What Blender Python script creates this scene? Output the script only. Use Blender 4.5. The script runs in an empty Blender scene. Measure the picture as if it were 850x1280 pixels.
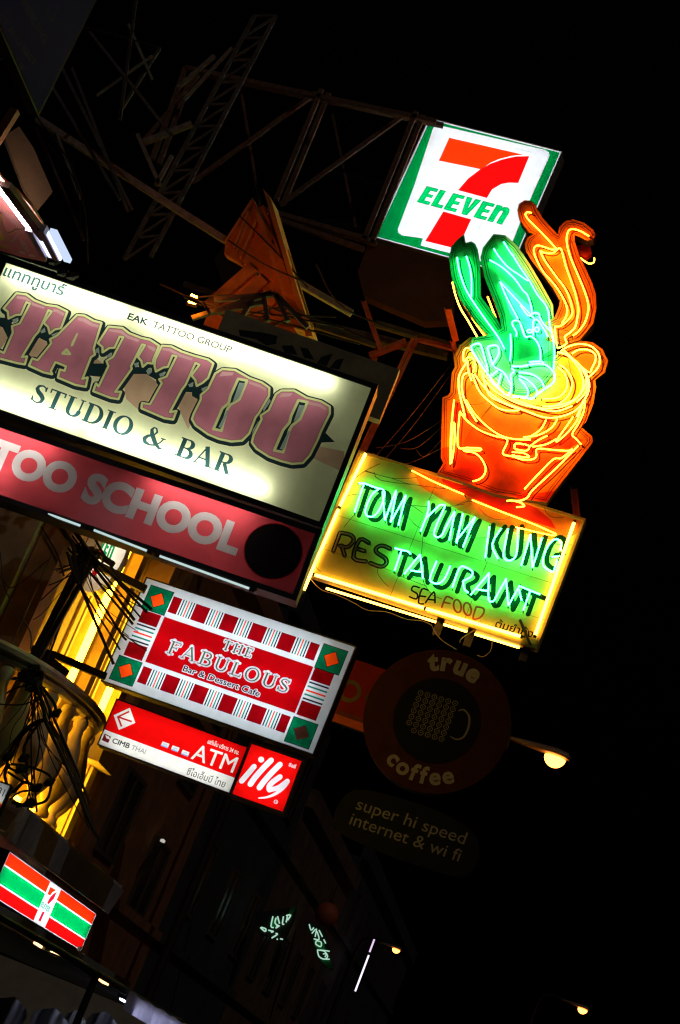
import bpy, math, random
import numpy as np
from mathutils import Vector, Matrix
from mathutils.geometry import delaunay_2d_cdt, tessellate_polygon
random.seed(7)
R = math.radians
sc = bpy.context.scene
col = sc.collection
# ------------------------------------------------------------------ camera, sky, moon, exposure
F_PX, PW, PH = 2350.0, 850.0, 1280.0          # focal length and frame of the photograph, in its pixels
PITCH, ROLL, YAW = R(17.4), R(22.2), R(12.7)
EYE = Vector((0, 0, 1.6))
FW = Vector((-math.sin(YAW)*math.cos(PITCH), math.cos(YAW)*math.cos(PITCH), math.sin(PITCH)))
_r = Vector((math.cos(YAW), math.sin(YAW), 0)); _u = _r.cross(FW)
CI = math.cos(ROLL)*_r + math.sin(ROLL)*_u
CJ = -math.sin(ROLL)*_r + math.cos(ROLL)*_u
cam_d = bpy.data.cameras.new('camera'); cam = bpy.data.objects.new('camera', cam_d); col.objects.link(cam)
cam_d.sensor_fit = 'VERTICAL'; cam_d.sensor_height = 24.0; cam_d.lens = F_PX/PH*24.0
cam_d.clip_start = 0.1; cam_d.clip_end = 2000
m = Matrix((CI, CJ, -FW)).transposed().to_4x4(); m.translation = EYE
cam.matrix_world = m
sc.camera = cam
w = bpy.data.worlds.new('World'); sc.world = w; w.use_nodes = True
nt = w.node_tree
sky = nt.nodes.new('ShaderNodeTexSky'); sky.sky_type = 'NISHITA'; sky.sun_disc = False
sky.sun_elevation = R(-4.5); sky.sun_rotation = R(150)
bg = nt.nodes['Background']; nt.links.new(sky.outputs[0], bg.inputs[0]); bg.inputs[1].default_value = 0.02
moon_d = bpy.data.lights.new('moonlight', 'SUN'); moon_d.energy = 0.09; moon_d.angle = R(0.5); moon_d.color = (1, .94, .90)
moon = bpy.data.objects.new('moonlight', moon_d); col.objects.link(moon); moon.rotation_euler = (R(48), 0, R(40))
sc.view_settings.view_transform = 'Standard'; sc.view_settings.look = 'None'
sc.view_settings.gamma = 1; sc.view_settings.use_curve_mapping = False
sc.view_settings.exposure = 0.0
cy = sc.cycles
cy.max_bounces = 8; cy.diffuse_bounces = 4; cy.glossy_bounces = 3; cy.transmission_bounces = 4; cy.transparent_max_bounces = 8
cy.caustics_reflective = False; cy.caustics_refractive = False
cy.sample_clamp_indirect = 4.0
cy.use_denoising = True
cy.filter_width = 1.3

# ------------------------------------------------------------------ materials
MATS = {}
def mat(name, c, rough=.6, metal=0, var=.25, scale=6.0, bump=0.0, spec=.35):
    if name in MATS: return MATS[name]
    M = bpy.data.materials.new(name); M.use_nodes = True; n = M.node_tree.nodes; L = M.node_tree.links
    b = n['Principled BSDF']; b.inputs['Roughness'].default_value = rough; b.inputs['Metallic'].default_value = metal
    b.inputs['Specular IOR Level'].default_value = spec
    tc = n.new('ShaderNodeTexCoord'); no = n.new('ShaderNodeTexNoise'); no.inputs['Scale'].default_value = scale; no.inputs['Detail'].default_value = 7
    no.inputs['Roughness'].default_value = .65
    L.new(tc.outputs['Object'], no.inputs['Vector'])
    rp = n.new('ShaderNodeValToRGB'); rp.color_ramp.elements[0].position = .3; rp.color_ramp.elements[1].position = .7
    rp.color_ramp.elements[0].color = tuple(x*(1-var) for x in c[:3])+(1,); rp.color_ramp.elements[1].color = tuple(min(1, x*(1+var*.4)) for x in c[:3])+(1,)
    L.new(no.outputs[0], rp.inputs[0]); L.new(rp.outputs[0], b.inputs['Base Color'])
    if bump:
        bp = n.new('ShaderNodeBump'); bp.inputs['Strength'].default_value = bump; bp.inputs['Distance'].default_value = .02
        L.new(no.outputs[0], bp.inputs['Height']); L.new(bp.outputs[0], b.inputs['Normal'])
    MATS[name] = M; return M
def glow(name, c, s=1.0):
    if name in MATS: return MATS[name]
    M = bpy.data.materials.new(name); M.use_nodes = True; n = M.node_tree.nodes; L = M.node_tree.links
    n.remove(n['Principled BSDF']); e = n.new('ShaderNodeEmission'); e.inputs[0].default_value = tuple(c)+(1,); e.inputs[1].default_value = s
    L.new(e.outputs[0], n['Material Output'].inputs[0]); MATS[name] = M; return M
def acrylic(name, c, tr=.86, dirt=.06, scale=9.0, stretch=(1, 1, 1)):
    """printed translucent sign sheet, lit from behind by the tubes in its box"""
    if name in MATS: return MATS[name]
    M = bpy.data.materials.new(name); M.use_nodes = True; n = M.node_tree.nodes; L = M.node_tree.links
    n.remove(n['Principled BSDF'])
    tc = n.new('ShaderNodeTexCoord'); mp = n.new('ShaderNodeMapping'); mp.inputs['Scale'].default_value = stretch
    no = n.new('ShaderNodeTexNoise'); no.inputs['Scale'].default_value = scale; no.inputs['Detail'].default_value = 6
    L.new(tc.outputs['Object'], mp.inputs[0]); L.new(mp.outputs[0], no.inputs['Vector'])
    rp = n.new('ShaderNodeValToRGB'); rp.color_ramp.elements[0].position = .35; rp.color_ramp.elements[1].position = .65
    rp.color_ramp.elements[0].color = tuple(x*(1-dirt) for x in c)+(1,); rp.color_ramp.elements[1].color = tuple(c)+(1,)
    # rain streaks and settled dust: a stretched fine noise that only darkens
    m2 = n.new('ShaderNodeMapping'); m2.inputs['Scale'].default_value = (5, 5, 1.1); n2 = n.new('ShaderNodeTexNoise'); n2.inputs['Scale'].default_value = 1.7; n2.inputs['Detail'].default_value = 8
    L.new(tc.outputs['Object'], m2.inputs[0]); L.new(m2.outputs[0], n2.inputs['Vector'])
    r2 = n.new('ShaderNodeMapRange'); r2.inputs[1].default_value = .32; r2.inputs[2].default_value = .55; r2.inputs[3].default_value = .94; r2.inputs[4].default_value = 1.0
    L.new(n2.outputs[0], r2.inputs[0]); ml = n.new('ShaderNodeMix'); ml.data_type = 'RGBA'; ml.blend_type = 'MULTIPLY'; ml.inputs[0].default_value = 1
    L.new(no.outputs[0], rp.inputs[0]); L.new(rp.outputs[0], ml.inputs[6]); L.new(r2.outputs[0], ml.inputs[7])
    t = n.new('ShaderNodeBsdfTranslucent'); d = n.new('ShaderNodeBsdfDiffuse'); mx = n.new('ShaderNodeMixShader'); mx.inputs[0].default_value = 1-tr
    L.new(ml.outputs[2], t.inputs[0]); L.new(ml.outputs[2], d.inputs[0]); L.new(t.outputs[0], mx.inputs[1]); L.new(d.outputs[0], mx.inputs[2])
    g = n.new('ShaderNodeBsdfGlossy'); g.inputs['Roughness'].default_value = .25; mg = n.new('ShaderNodeMixShader'); mg.inputs[0].default_value = .03
    L.new(mx.outputs[0], mg.inputs[1]); L.new(g.outputs[0], mg.inputs[2]); L.new(mg.outputs[0], n['Material Output'].inputs[0])
    MATS[name] = M; return M

steel_dark = mat('dark_painted_steel', (.035, .033, .03), .55, .3, .4, 12)
steel_grey = mat('weathered_steel', (.15, .13, .11), .6, .3, .5, 9, .2)
steel_rust = mat('rusty_steel', (.30, .16, .09), .75, .2, .55, 14, .4)
steel_pale = mat('pale_painted_steel', (.36, .29, .23), .65, .0, .5, 10, .2)
black = mat('black_rubber', (.012, .012, .013), .6, 0, .3, 8)
box_dark = mat('sign_box_dark', (.03, .029, .03), .45, .2, .4, 5)
liner = mat('sign_box_liner', (.85, .85, .84), .7, 0, .04, 3)
concrete = mat('stained_concrete', (.30, .28, .26), .85, 0, .45, 2.2, .35)
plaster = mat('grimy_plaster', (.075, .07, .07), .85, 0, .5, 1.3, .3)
cream = mat('cream_painted_render', (.62, .50, .30), .6, 0, .38, 1.6, .3)
wood = mat('varnished_boards', (.50, .30, .12), .5, 0, .45, 2.5, .2)
tarp = mat('dark_tarpaulin', (.035, .036, .042), .45, 0, .4, 4, .5)
lavender = mat('white_tarpaulin', (.62, .60, .72), .6, 0, .25, 5, .5)

# ------------------------------------------------------------------ placing and mesh helpers
def ray(x, y): return FW + CI*((x-PW/2)/F_PX) - CJ*((y-PH/2)/F_PX)
def at(x, y, Y):
    d = ray(x, y); return EYE + d*(Y/d.y)
def on_x(x, y, X):
    d = ray(x, y); return EYE + d*(X/d.x)
def on_z(x, y, Z):
    d = ray(x, y); return EYE + d*((Z-EYE.z)/d.z)
def Z(x0, y0, s):
    return lambda pts: [(x0+x/s, y0+y/s) for x, y in pts]
def smooth(pts, n=5, closed=False):
    P = [Vector(p) for p in pts]
    if len(P) < 3: return P
    out = []; N = len(P)
    rng = range(N if closed else N-1)
    for i in rng:
        a = P[(i-1) % N] if (closed or i > 0) else P[0]; b = P[i]; c = P[(i+1) % N]; d = P[(i+2) % N] if (closed or i+2 < N) else P[-1]
        for k in range(n):
            t = k/n
            out.append(.5*((2*b)+(c-a)*t+(2*a-5*b+4*c-d)*t*t+(3*b-a-3*c+d)*t**3))
    if not closed: out.append(P[-1])
    return out
class Plane:
    """a flat sign: ex to its right, ey up, n out of its face"""
    def __init__(s, c, w=1, h=1, yaw=0, tilt=0):
        s.o = Vector(c); s.w = w; s.h = h
        a = Vector((math.cos(R(yaw)), math.sin(R(yaw)), 0)); u = Vector((0, 0, 1)); t = R(tilt)
        s.ex = a*math.cos(t)+u*math.sin(t); s.ey = -a*math.sin(t)+u*math.cos(t); s.n = s.ex.cross(s.ey)
    def at(s, u, v, w=0): return s.o + s.ex*u + s.ey*v + s.n*w
    def uv(s, x, y, w=0):
        d = ray(x, y); q = s.o+s.n*w
        p = EYE + d*((q-EYE).dot(s.n)/d.dot(s.n)) - s.o
        return Vector((p.dot(s.ex), p.dot(s.ey)))
    def uvs(s, pts, w=0): return [s.uv(x, y, w) for x, y in pts]
    def ab(s, a, b): return Vector(((a-.5)*s.w, (.5-b)*s.h))
    def px(s, k): return k*(s.o-EYE).length/F_PX
class MB:
    def __init__(s): s.v = []; s.f = []; s.m = []
    def add(s, vs, fs, mi=0):
        b = len(s.v); s.v += [Vector(v) for v in vs]; s.f += [[b+i for i in f] for f in fs]; s.m += [mi]*len(fs); return s
    def box(s, o, a, b, c, mi=0):       # corner o and three edge vectors
        o, a, b, c = map(Vector, (o, a, b, c))
        if a.cross(b).dot(c) < 0: a, b = b, a
        vs = [o, o+a, o+a+b, o+b, o+c, o+a+c, o+a+b+c, o+b+c]
        return s.add(vs, [(0, 3, 2, 1), (4, 5, 6, 7), (0, 1, 5, 4), (1, 2, 6, 5), (2, 3, 7, 6), (3, 0, 4, 7)], mi)
    def abox(s, lo, hi, mi=0):
        return s.box(lo, (hi[0]-lo[0], 0, 0), (0, hi[1]-lo[1], 0), (0, 0, hi[2]-lo[2]), mi)
    def pbox(s, P, u0, u1, v0, v1, w0, w1, mi=0):
        return s.box(P.at(u0, v0, w0), P.ex*(u1-u0), P.ey*(v1-v0), P.n*(w1-w0), mi)
    def bar(s, a, b, wd, ht=None, mi=0, up=(0, 0, 1)):      # square section member from a to b
        a, b = Vector(a), Vector(b); d = (b-a).normalized(); up = Vector(up)
        if abs(d.dot(up)) > .95: up = Vector((0, 1, 0))
        x = d.cross(up).normalized(); y = x.cross(d); ht = ht or wd
        return s.box(a-x*wd/2-y*ht/2, b-a, x*wd, y*ht, mi)
    def angle(s, a, b, wd, mi=0, up=(0, 0, 1)):              # L-section member
        a, b = Vector(a), Vector(b); d = (b-a).normalized(); up = Vector(up)
        if abs(d.dot(up)) > .95: up = Vector((0, 1, 0))
        x = d.cross(up).normalized(); y = x.cross(d); t = wd*.12
        s.box(a, b-a, x*wd, y*t, mi); s.box(a+y*t, b-a, x*t, y*(wd-t), mi); return s
    def tube(s, pts, r, n=8, mi=0, cap=True):
        P = [Vector(p) for p in pts]
        Q = [P[0]]
        for p in P[1:]:
            if (p-Q[-1]).length > 1e-5: Q.append(p)
        P = Q
        if len(P) < 2: return s
        T = [(P[min(i+1, len(P)-1)]-P[max(i-1, 0)]).normalized() for i in range(len(P))]
        up = Vector((.31, .77, .55)); x = T[0].cross(up).normalized(); vs = []; fs = []
        for i, p in enumerate(P):
            x = (x-T[i]*x.dot(T[i]))
            if x.length < 1e-6: x = T[i].orthogonal()
            x.normalize(); y = T[i].cross(x); rr = r[i] if isinstance(r, (list, tuple)) else r
            vs += [p+(x*math.cos(k*2*math.pi/n)+y*math.sin(k*2*math.pi/n))*rr for k in range(n)]
        for i in range(len(P)-1):
            for k in range(n): fs.append((i*n+k, i*n+(k+1) % n, (i+1)*n+(k+1) % n, (i+1)*n+k))
        if cap: fs += [tuple(range(n-1, -1, -1)), tuple((len(P)-1)*n+k for k in range(n))]
        return s.add(vs, fs, mi)
    def prism(s, P, poly, w0, w1, mi=0, front=True, mside=None):       # outline on plane P between depths w0 (back) and w1 (front)
        if area(poly) < 0: poly = list(reversed(poly))
        N = len(poly); a = [P.at(p[0], p[1], w0) for p in poly]; b = [P.at(p[0], p[1], w1) for p in poly]
        tri = tessellate_polygon([[Vector((p[0], p[1], 0)) for p in poly]])
        fs = []
        for t in tri:
            t = list(t)
            if area([poly[i] for i in t]) < 0: t.reverse()
            s_b = [i for i in reversed(t)]
            fs.append(s_b)
            if front: fs.append([N+i for i in t])
        s.add(a+b, fs, mi)
        s.add(a+b, [(i, (i+1) % N, N+(i+1) % N, N+i) for i in range(N)], mi if mside is None else mside)
        return s
    def lathe(s, c, prof, n=24, a0=0, a1=2*math.pi, mi=0):
        c = Vector(c); full = abs(a1-a0-2*math.pi) < 1e-6; K = n if full else n+1; vs = []; fs = []
        for r, z in prof:
            for k in range(K):
                t = a0+(a1-a0)*k/n; vs.append(c+Vector((r*math.cos(t), r*math.sin(t), z)))
        for i in range(len(prof)-1):
            for k in range(n):
                k2 = (k+1) % K; fs.append((i*K+k, i*K+k2, (i+1)*K+k2, (i+1)*K+k))
        return s.add(vs, fs, mi)
def area(poly): return .5*sum(poly[i][0]*poly[(i+1) % len(poly)][1]-poly[(i+1) % len(poly)][0]*poly[i][1] for i in range(len(poly)))
ORG = {}
def thing(name, label, cat, loc=(0, 0, 0), group=None):
    o = bpy.data.objects.new(name, None); col.objects.link(o); o.empty_display_size = .2
    o.location = loc; o['label'] = label; o['category'] = cat
    if group: o['group'] = group
    ORG[o.name] = Vector(loc); return o
def obj(name, mb, mats, parent=None, loc=None, smooth_=False, label=None):
    """links mb as ONE mesh object; a child keeps its thing's origin"""
    org = ORG[parent.name] if parent else Vector(loc if loc is not None else (0, 0, 0))
    me = bpy.data.meshes.new(name); me.from_pydata([tuple(v-org) for v in mb.v], [], mb.f)
    for M in (mats if isinstance(mats, (list, tuple)) else [mats]): me.materials.append(M)
    me.polygons.foreach_set('material_index', mb.m)
    if smooth_: me.polygons.foreach_set('use_smooth', [True]*len(mb.f))
    me.update()
    o = bpy.data.objects.new(name, me); col.objects.link(o)
    if parent: o.parent = parent
    else: o.location = org
    if label: o['label'] = label
    ORG[o.name] = org; return o
def tag(o, label, cat, group=None):
    o['label'] = label; o['category'] = cat
    if group: o['group'] = group
    return o
def structure(name, mb, mats, loc=(0, 0, 0)):
    o = obj(name, mb, mats, None, loc); o['kind'] = 'structure'; return o
def solo(name, mb, mats, label, cat, group=None, loc=None, smooth_=False):
    if loc is None: loc = sum(mb.v, Vector())/len(mb.v)
    return tag(obj(name, mb, mats, None, loc, smooth_), label, cat, group)

# ------------------------------------------------------------------ flat artwork: outlines cut into one printed sheet
def disc(c, r, n=14, ry=None, rot=0):
    ry = ry or r; ca, sa = math.cos(rot), math.sin(rot); out = []
    for k in range(n):
        x, y = r*math.cos(2*math.pi*k/n), ry*math.sin(2*math.pi*k/n); out.append((c[0]+x*ca-y*sa, c[1]+x*sa+y*ca))
    return out
def stroke(pts, wd, closed=False, caps=True):
    """a brush line as convex pieces; wd one width or one per point"""
    P = [Vector((p[0], p[1])) for p in pts]; N = len(P); W = wd if isinstance(wd, (list, tuple)) else [wd]*N
    out = []
    for i in range(N if closed else N-1):
        a, b = P[i], P[(i+1) % N]; d = b-a
        if d.length < 1e-6: continue
        n = Vector((-d.y, d.x)).normalized(); wa, wb = W[i]/2, W[(i+1) % N]/2
        out.append([a+n*wa, a-n*wa, b-n*wb, b+n*wb])
    for i, p in enumerate(P):
        if (caps or closed or 0 < i < N-1) and W[i] > 0: out.append(disc(p, W[i]/2, 8))
    return out
def inside(poly, pts):
    x, y = pts[:, 0], pts[:, 1]; r = np.zeros(len(pts), bool); N = len(poly)
    for i in range(N):
        x1, y1 = poly[i][0], poly[i][1]; x2, y2 = poly[(i+1) % N][0], poly[(i+1) % N][1]
        if y1 == y2: continue
        c = ((y1 > y) != (y2 > y)) & (x < (x2-x1)*(y-y1)/(y2-y1)+x1)
        r ^= c
    return r
def art(P, base, layers, w=0.0, mb=None):
    """base outline and painted layers [(polygons, material slot)], later ones on top, as one flat triangulated sheet on plane P"""
    vs, es = [], []
    def put(poly):
        b = len(vs)
        for p in poly: vs.append(Vector((p[0], p[1])))
        n = len(poly); es.extend([(b+i, b+(i+1) % n) for i in range(n)])
    put(base)
    for polys, mi in layers:
        for q in polys: put(q)
    V, E_, Fc, *_ = delaunay_2d_cdt(vs, es, [], 0, 2e-5)
    A = np.array([(v.x, v.y) for v in V]); T = np.array([f for f in Fc if len(f) == 3])
    C = A[T].mean(1)
    ar = (A[T[:, 1], 0]-A[T[:, 0], 0])*(A[T[:, 2], 1]-A[T[:, 0], 1])-(A[T[:, 2], 0]-A[T[:, 0], 0])*(A[T[:, 1], 1]-A[T[:, 0], 1])
    keep = inside(base, C) & (np.abs(ar) > 1e-9); idx = np.zeros(len(T), int)
    for polys, mi in layers:
        for q in polys:
            qa = np.array([(p[0], p[1]) for p in q]); lo, hi = qa.min(0), qa.max(0)
            c = np.where((C[:, 0] >= lo[0]) & (C[:, 0] <= hi[0]) & (C[:, 1] >= lo[1]) & (C[:, 1] <= hi[1]))[0]
            if len(c): idx[c[inside(q, C[c])]] = mi
    mb = mb or MB(); b = len(mb.v)
    mb.v += [P.at(a[0], a[1], w) for a in A]
    for t, k, mi, s in zip(T, keep, idx, ar):
        if k:
            mb.f.append([b+int(i) for i in (t if s > 0 else t[::-1])]); mb.m.append(int(mi))
    return mb
_TX = {}
def text_tris(s, bold=0.0):
    k = (s, bold)
    if k in _TX: return _TX[k]
    c = bpy.data.curves.new('lettering', 'FONT'); c.body = s; c.resolution_u = 5 if len(s) < 12 else 3; c.offset = min(0, bold) if any(q in 'Me' for q in s) else bold; c.fill_mode = 'FRONT'
    o = bpy.data.objects.new('lettering', c); col.objects.link(o)
    bpy.context.view_layer.update()
    me = bpy.data.meshes.new_from_object(o.evaluated_get(bpy.context.evaluated_depsgraph_get()))
    me.calc_loop_triangles()
    vv = [v.co.copy() for v in me.vertices]; tr = [[(vv[i].x, vv[i].y) for i in t.vertices] for t in me.loop_triangles]
    if bold > 0 and any(q in 'Me' for q in s):                    # thickened by hand: offsetting folds some letters over
        ct = {}
        for t in me.loop_triangles:
            i = list(t.vertices)
            for a, b in ((i[0], i[1]), (i[1], i[2]), (i[2], i[0])): ct[(min(a, b), max(a, b))] = ct.get((min(a, b), max(a, b)), 0)+1
        for (a, b), n in ct.items():
            if n == 1: tr += stroke([vv[a].xy, vv[b].xy], 2*bold)
    bpy.data.objects.remove(o); bpy.data.curves.remove(c); bpy.data.meshes.remove(me)
    _TX[k] = tr; return tr
def bounds(tr):
    a = np.array([p for t in tr for p in t]); return a.min(0), a.max(0)
CAP = (lambda b: b[1][1]-b[0][1])(bounds(text_tris('H')))
def place(polys, x0, W, H, A, B, up):
    """x0..x0+W to the line A-B, y by up per unit height H"""
    d = (B-A)/W; e = up/H
    return [[A+d*(p[0]-x0)+e*p[1] for p in t] for t in polys]
def text(P, s, p0, p1, cap, bold=0.0, w=0.0, lean=0.0):
    """lettering whose baseline runs between photo points p0 and p1 on plane P, cap = capital height in photo pixels"""
    tr = text_tris(s, bold); lo, hi = bounds(tr); A, B = P.uv(*p0, w), P.uv(*p1, w)
    h = P.px(cap); return place(tr, lo[0], hi[0]-lo[0], CAP, A, B, Vector((lean*h, h)))
# serif capitals as brush strokes: thick k, thin t
def serif_glyph(ch, k=.19, t=.065, s=.055):
    S = []; sv = k*.85
    def line(p, q, wd): S.append(([p, q], [wd, wd]))
    def ser(x, y, hw=sv): S.append(([(x-hw, y), (x+hw, y)], [s, s]))
    def arc(cx, cy_, rx, ry, a0, a1, n=12):
        pts, ws = [], []
        for i in range(n+1):
            a = R(a0+(a1-a0)*i/n); pts.append((cx+rx*math.cos(a), cy_+ry*math.sin(a))); ws.append(t+(k-t)*abs(math.cos(a))**1.5)
        S.append((pts, ws))
    lo, hi = s/2, 1-s/2
    if ch == 'I': line((.2, 0), (.2, 1), k); ser(.2, lo); ser(.2, hi); W = .42
    elif ch == 'T': line((.38, 0), (.38, 1), k); ser(.38, lo); line((.04, 1-t/2), (.72, 1-t/2), t); line((.06, 1), (.06, .76), t); line((.70, 1), (.70, .76), t); W = .78
    elif ch == 'L': line((.2, 0), (.2, 1), k); ser(.2, hi); line((.04, t/2), (.64, t/2), t); line((.62, 0), (.62, .26), t); W = .7
    elif ch in 'EF':
        line((.2, 0), (.2, 1), k); line((.04, 1-t/2), (.62, 1-t/2), t); line((.6, 1), (.6, .76), t); line((.2, .52), (.46, .52), t); line((.46, .4), (.46, .64), t)
        if ch == 'E': line((.04, t/2), (.64, t/2), t); line((.62, 0), (.62, .26), t)
        else: ser(.2, lo)
        W = .7
    elif ch == 'H':
        for x in (.2, .68): line((x, 0), (x, 1), k); ser(x, lo); ser(x, hi)
        line((.2, .5), (.68, .5), t); W = .9
    elif ch == 'U': line((.2, .3), (.2, 1), k); ser(.2, hi); ser(.68, hi, .12); line((.68, .3), (.68, 1), t*1.2); arc(.44, .32, .24, .30, 180, 360); W = .85
    elif ch == 'O': arc(.42, .5, .33, .475, 0, 360, 26); W = .86
    elif ch == 'D': line((.2, 0), (.2, 1), k); line((.04, lo), (.4, lo), t); line((.04, hi), (.4, hi), t); arc(.38, .5, .36, .475, -90, 90, 14); W = .86
    elif ch in 'BR':
        line((.2, 0), (.2, 1), k); line((.04, hi), (.4, hi), t); line((.2, .52), (.4, .52), t); arc(.4, .755, .2, .225, -90, 90)
        if ch == 'B': line((.04, lo), (.42, lo), t); arc(.42, .265, .24, .24, -90, 90); W = .76
        else: ser(.2, lo); line((.4, .5), (.66, .03), k*.85); ser(.70, lo, .09); W = .82
    elif ch == 'A': line((.12, 0), (.42, 1), t); line((.40, 1), (.72, 0), k); line((.2, .33), (.6, .33), t); ser(.12, lo, .12); ser(.72, lo, .15); W = .88
    elif ch == 'S':
        pts = [(.50, .74), (.45, .90), (.30, .965), (.14, .88), (.11, .72), (.22, .58), (.38, .47), (.50, .33), (.49, .15), (.36, .04), (.22, .035), (.10, .12), (.06, .28)]
        S.append((pts, [t, t, t, k*.6, k*.85, k, k*1.05, k*.95, k*.7, t*1.1, t, t, t])); line((.505, .72), (.505, .97), t*.8); line((.055, .03), (.055, .28), t*.8); W = .62
    elif ch == '&':
        pts = [(.86, .56), (.80, .36), (.64, .12), (.40, .03), (.18, .08), (.10, .26), (.20, .44), (.42, .58), (.50, .78), (.42, .95), (.30, .95), (.25, .80), (.34, .58), (.58, .24), (.82, .03), (.92, .06)]
        S.append((pts, [t, t, t*1.1, t*1.3, k*.8, k*.95, k*.7, t, t*1.3, t, t, k*.7, k, k, k*.6, t])); line((.74, .56), (.96, .56), s); W = 1.0
    else: W = .45
    return W, S
def serif(P, s, p0, p1, cap, grow=0.0, thick=.19, thin=.065, gap=.06, w=0.0):
    A, B = P.uv(*p0, w), P.uv(*p1, w); h = P.px(cap); x = 0; G = []
    for ch in s:
        W, S = serif_glyph(ch, thick, thin)
        G += [([(x+p[0], p[1]) for p in pts], ws) for pts, ws in S]; x += W+gap
    d = (B-A)/(x-gap); out = []
    for pts, ws in G:
        q = [A+d*p[0]+Vector((0, h*p[1])) for p in pts]
        out += stroke(q, [h*a+grow for a in ws], caps=grow > 0 or len(pts) > 2)
    return out
# ------------------------------------------------------------------ a lit sign box: case with white liner, tubes inside, printed sheet in front
TUBES = {}
def lightbox(label, P, depth, layers, mats, tubes, tube_mat, frame=.02, lip=.012, case_mat=None, cat='sign', group=None, name='lightbox_sign', tr=.013, td=.6, lin=None):
    root = thing(name, label, cat, P.o, group); hw, hh = P.w/2, P.h/2; t = .012; mb = MB()
    for (u0, u1, v0, v1) in ((-hw, -hw+t, -hh, hh), (hw-t, hw, -hh, hh), (-hw+t, hw-t, -hh, -hh+t), (-hw+t, hw-t, hh-t, hh)):
        mb.pbox(P, u0, u1, v0, v1, -depth, -.002, 0)
    mb.pbox(P, -hw+t, hw-t, -hh+t, hh-t, -depth, -depth+t, 0)
    i = t+.0015
    for (u0, u1, v0, v1) in ((-hw+t+.0005, -hw+i, -hh+i, hh-i), (hw-i, hw-t-.0005, -hh+i, hh-i), (-hw+i, hw-i, -hh+t+.0005, -hh+i), (-hw+i, hw-i, hh-i, hh-t-.0005)):
        mb.pbox(P, u0, u1, v0, v1, -depth+i, -.004, 1)
    mb.pbox(P, -hw+i, hw-i, -hh+i, hh-i, -depth+t+.0005, -depth+i, 1)
    case = obj('case', mb, [case_mat or box_dark, lin or liner], root)
    fb = MB(); f = frame; o = .004
    for (u0, u1, v0, v1) in ((-hw-o, -hw+f, -hh-o, hh+o), (hw-f, hw+o, -hh-o, hh+o), (-hw+f, hw-f, -hh-o, -hh+f), (-hw+f, hw-f, hh-f, hh+o)):
        fb.pbox(P, u0, u1, v0, v1, .001, lip)
    obj('frame', fb, case_mat or box_dark, root)
    base = [(-hw, -hh), (hw, -hh), (hw, hh), (-hw, hh)]
    obj('face', art(P, base, layers, 0), mats, root)
    for (u0, v0, u1, v1) in tubes:
        obj('fluorescent_tube', MB().tube([P.at(u0, v0, -depth*td), P.at(u1, v1, -depth*td)], tr, 8), tube_mat, case)
    return root
# ================================================================== SETTING: ground, street, buildings
ground = MB().abox((-300, -100, -.2), (300, 900, -.03)); structure('ground', ground, mat('dark_ground', (.05, .048, .045), .9))
structure('road', MB().abox((-4.2, -40, -.03), (6.2, 400, 0)), mat('asphalt', (.05, .05, .052), .8, 0, .4, 20, .3))
structure('pavement', MB().abox((-8.0, -40, -.03), (-4.2, 400, .13)).abox((6.2, -40, -.03), (10, 400, .13)), mat('paving_slabs', (.22, .21, .20), .85, 0, .4, 3, .2))
mk = MB()
for i in range(40): mk.abox((.9, -20+i*6, .004), (1.02, -17+i*6, .008))
structure('road_markings', mk, mat('worn_white_paint', (.6, .6, .58), .7))
frame_m = mat('window_frame_brown', (.10, .07, .05), .6); pane_m = mat('dark_window_glass', (.015, .017, .02), .3, 0, .1, spec=.3)
shut_m = mat('roller_shutter', (.18, .18, .19), .5, .4, .3, 5, .3)
def shop_house(y0, y1, h, M, label, wins, x=-8.0, dx=-9, doors=True, side=1):
    r = thing('shop_building', label, 'building', (x, (y0+y1)/2, 0)); mb = MB()
    lo, hi = min(x, x+dx), max(x, x+dx)
    mb.abox((lo, y0+.01, -.05), (hi, y1-.01, h))
    for z in (3.75, 7.2):
        if z < h-1: mb.abox((min(x, x+.12*side), y0+.02, z), (max(x, x+.12*side), y1-.02, z+.16))
    obj('wall', mb, M, r)
    obj('parapet', MB().abox((min(x-.05*side, x+.2*side), y0+.005, h+.002), (max(x-.05*side, x+.2*side), y1-.005, h+.45)), M, r)
    for (a, b, z0, z1) in wins:
        fr = MB(); t = .07; X0, X1 = sorted((x+.003*side, x+.06*side))
        for q in ((a, a+t, z0, z1), (b-t, b, z0, z1), (a+t, b-t, z0, z0+t), (a+t, b-t, z1-t, z1), ((a+b)/2-t/2, (a+b)/2+t/2, z0+t, z1-t)): fr.abox((X0, q[0], q[2]), (X1, q[1], q[3]))
        f = obj('window', fr, frame_m, r); X0, X1 = sorted((x+.004*side, x+.03*side))
        obj('pane', MB().abox((X0, a+t, z0+t), (X1, (a+b)/2-t/2, z1-t)).abox((X0, (a+b)/2+t/2, z0+t), (X1, b-t, z1-t)), pane_m, f)
    if doors:
        sh = MB(); X0, X1 = sorted((x+.002*side, x+.05*side))
        for i in range(24): sh.abox((X0, y0+.5, .15+i*.105), (X1+.012*side*(i % 2), y1-.5, .25+i*.105))
        obj('shutter', sh, shut_m, r)
    return r
def rows(y0, y1, n, zs, wd=1.1): return [(y0+(i+.5)*(y1-y0)/n-wd/2, y0+(i+.5)*(y1-y0)/n+wd/2, z, z+1.5) for i in range(n) for z in zs]
dim_grey = mat('grey_stained_render', (.07, .07, .07), .9, 0, .5, 1.2, .3); brown_w = mat('brown_stained_render', (.22, .12, .075), .9, 0, .55, 1.6, .4); ochre = mat('orange_painted_render', (.40, .17, .07), .85, 0, .45, 2.2, .3)
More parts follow.
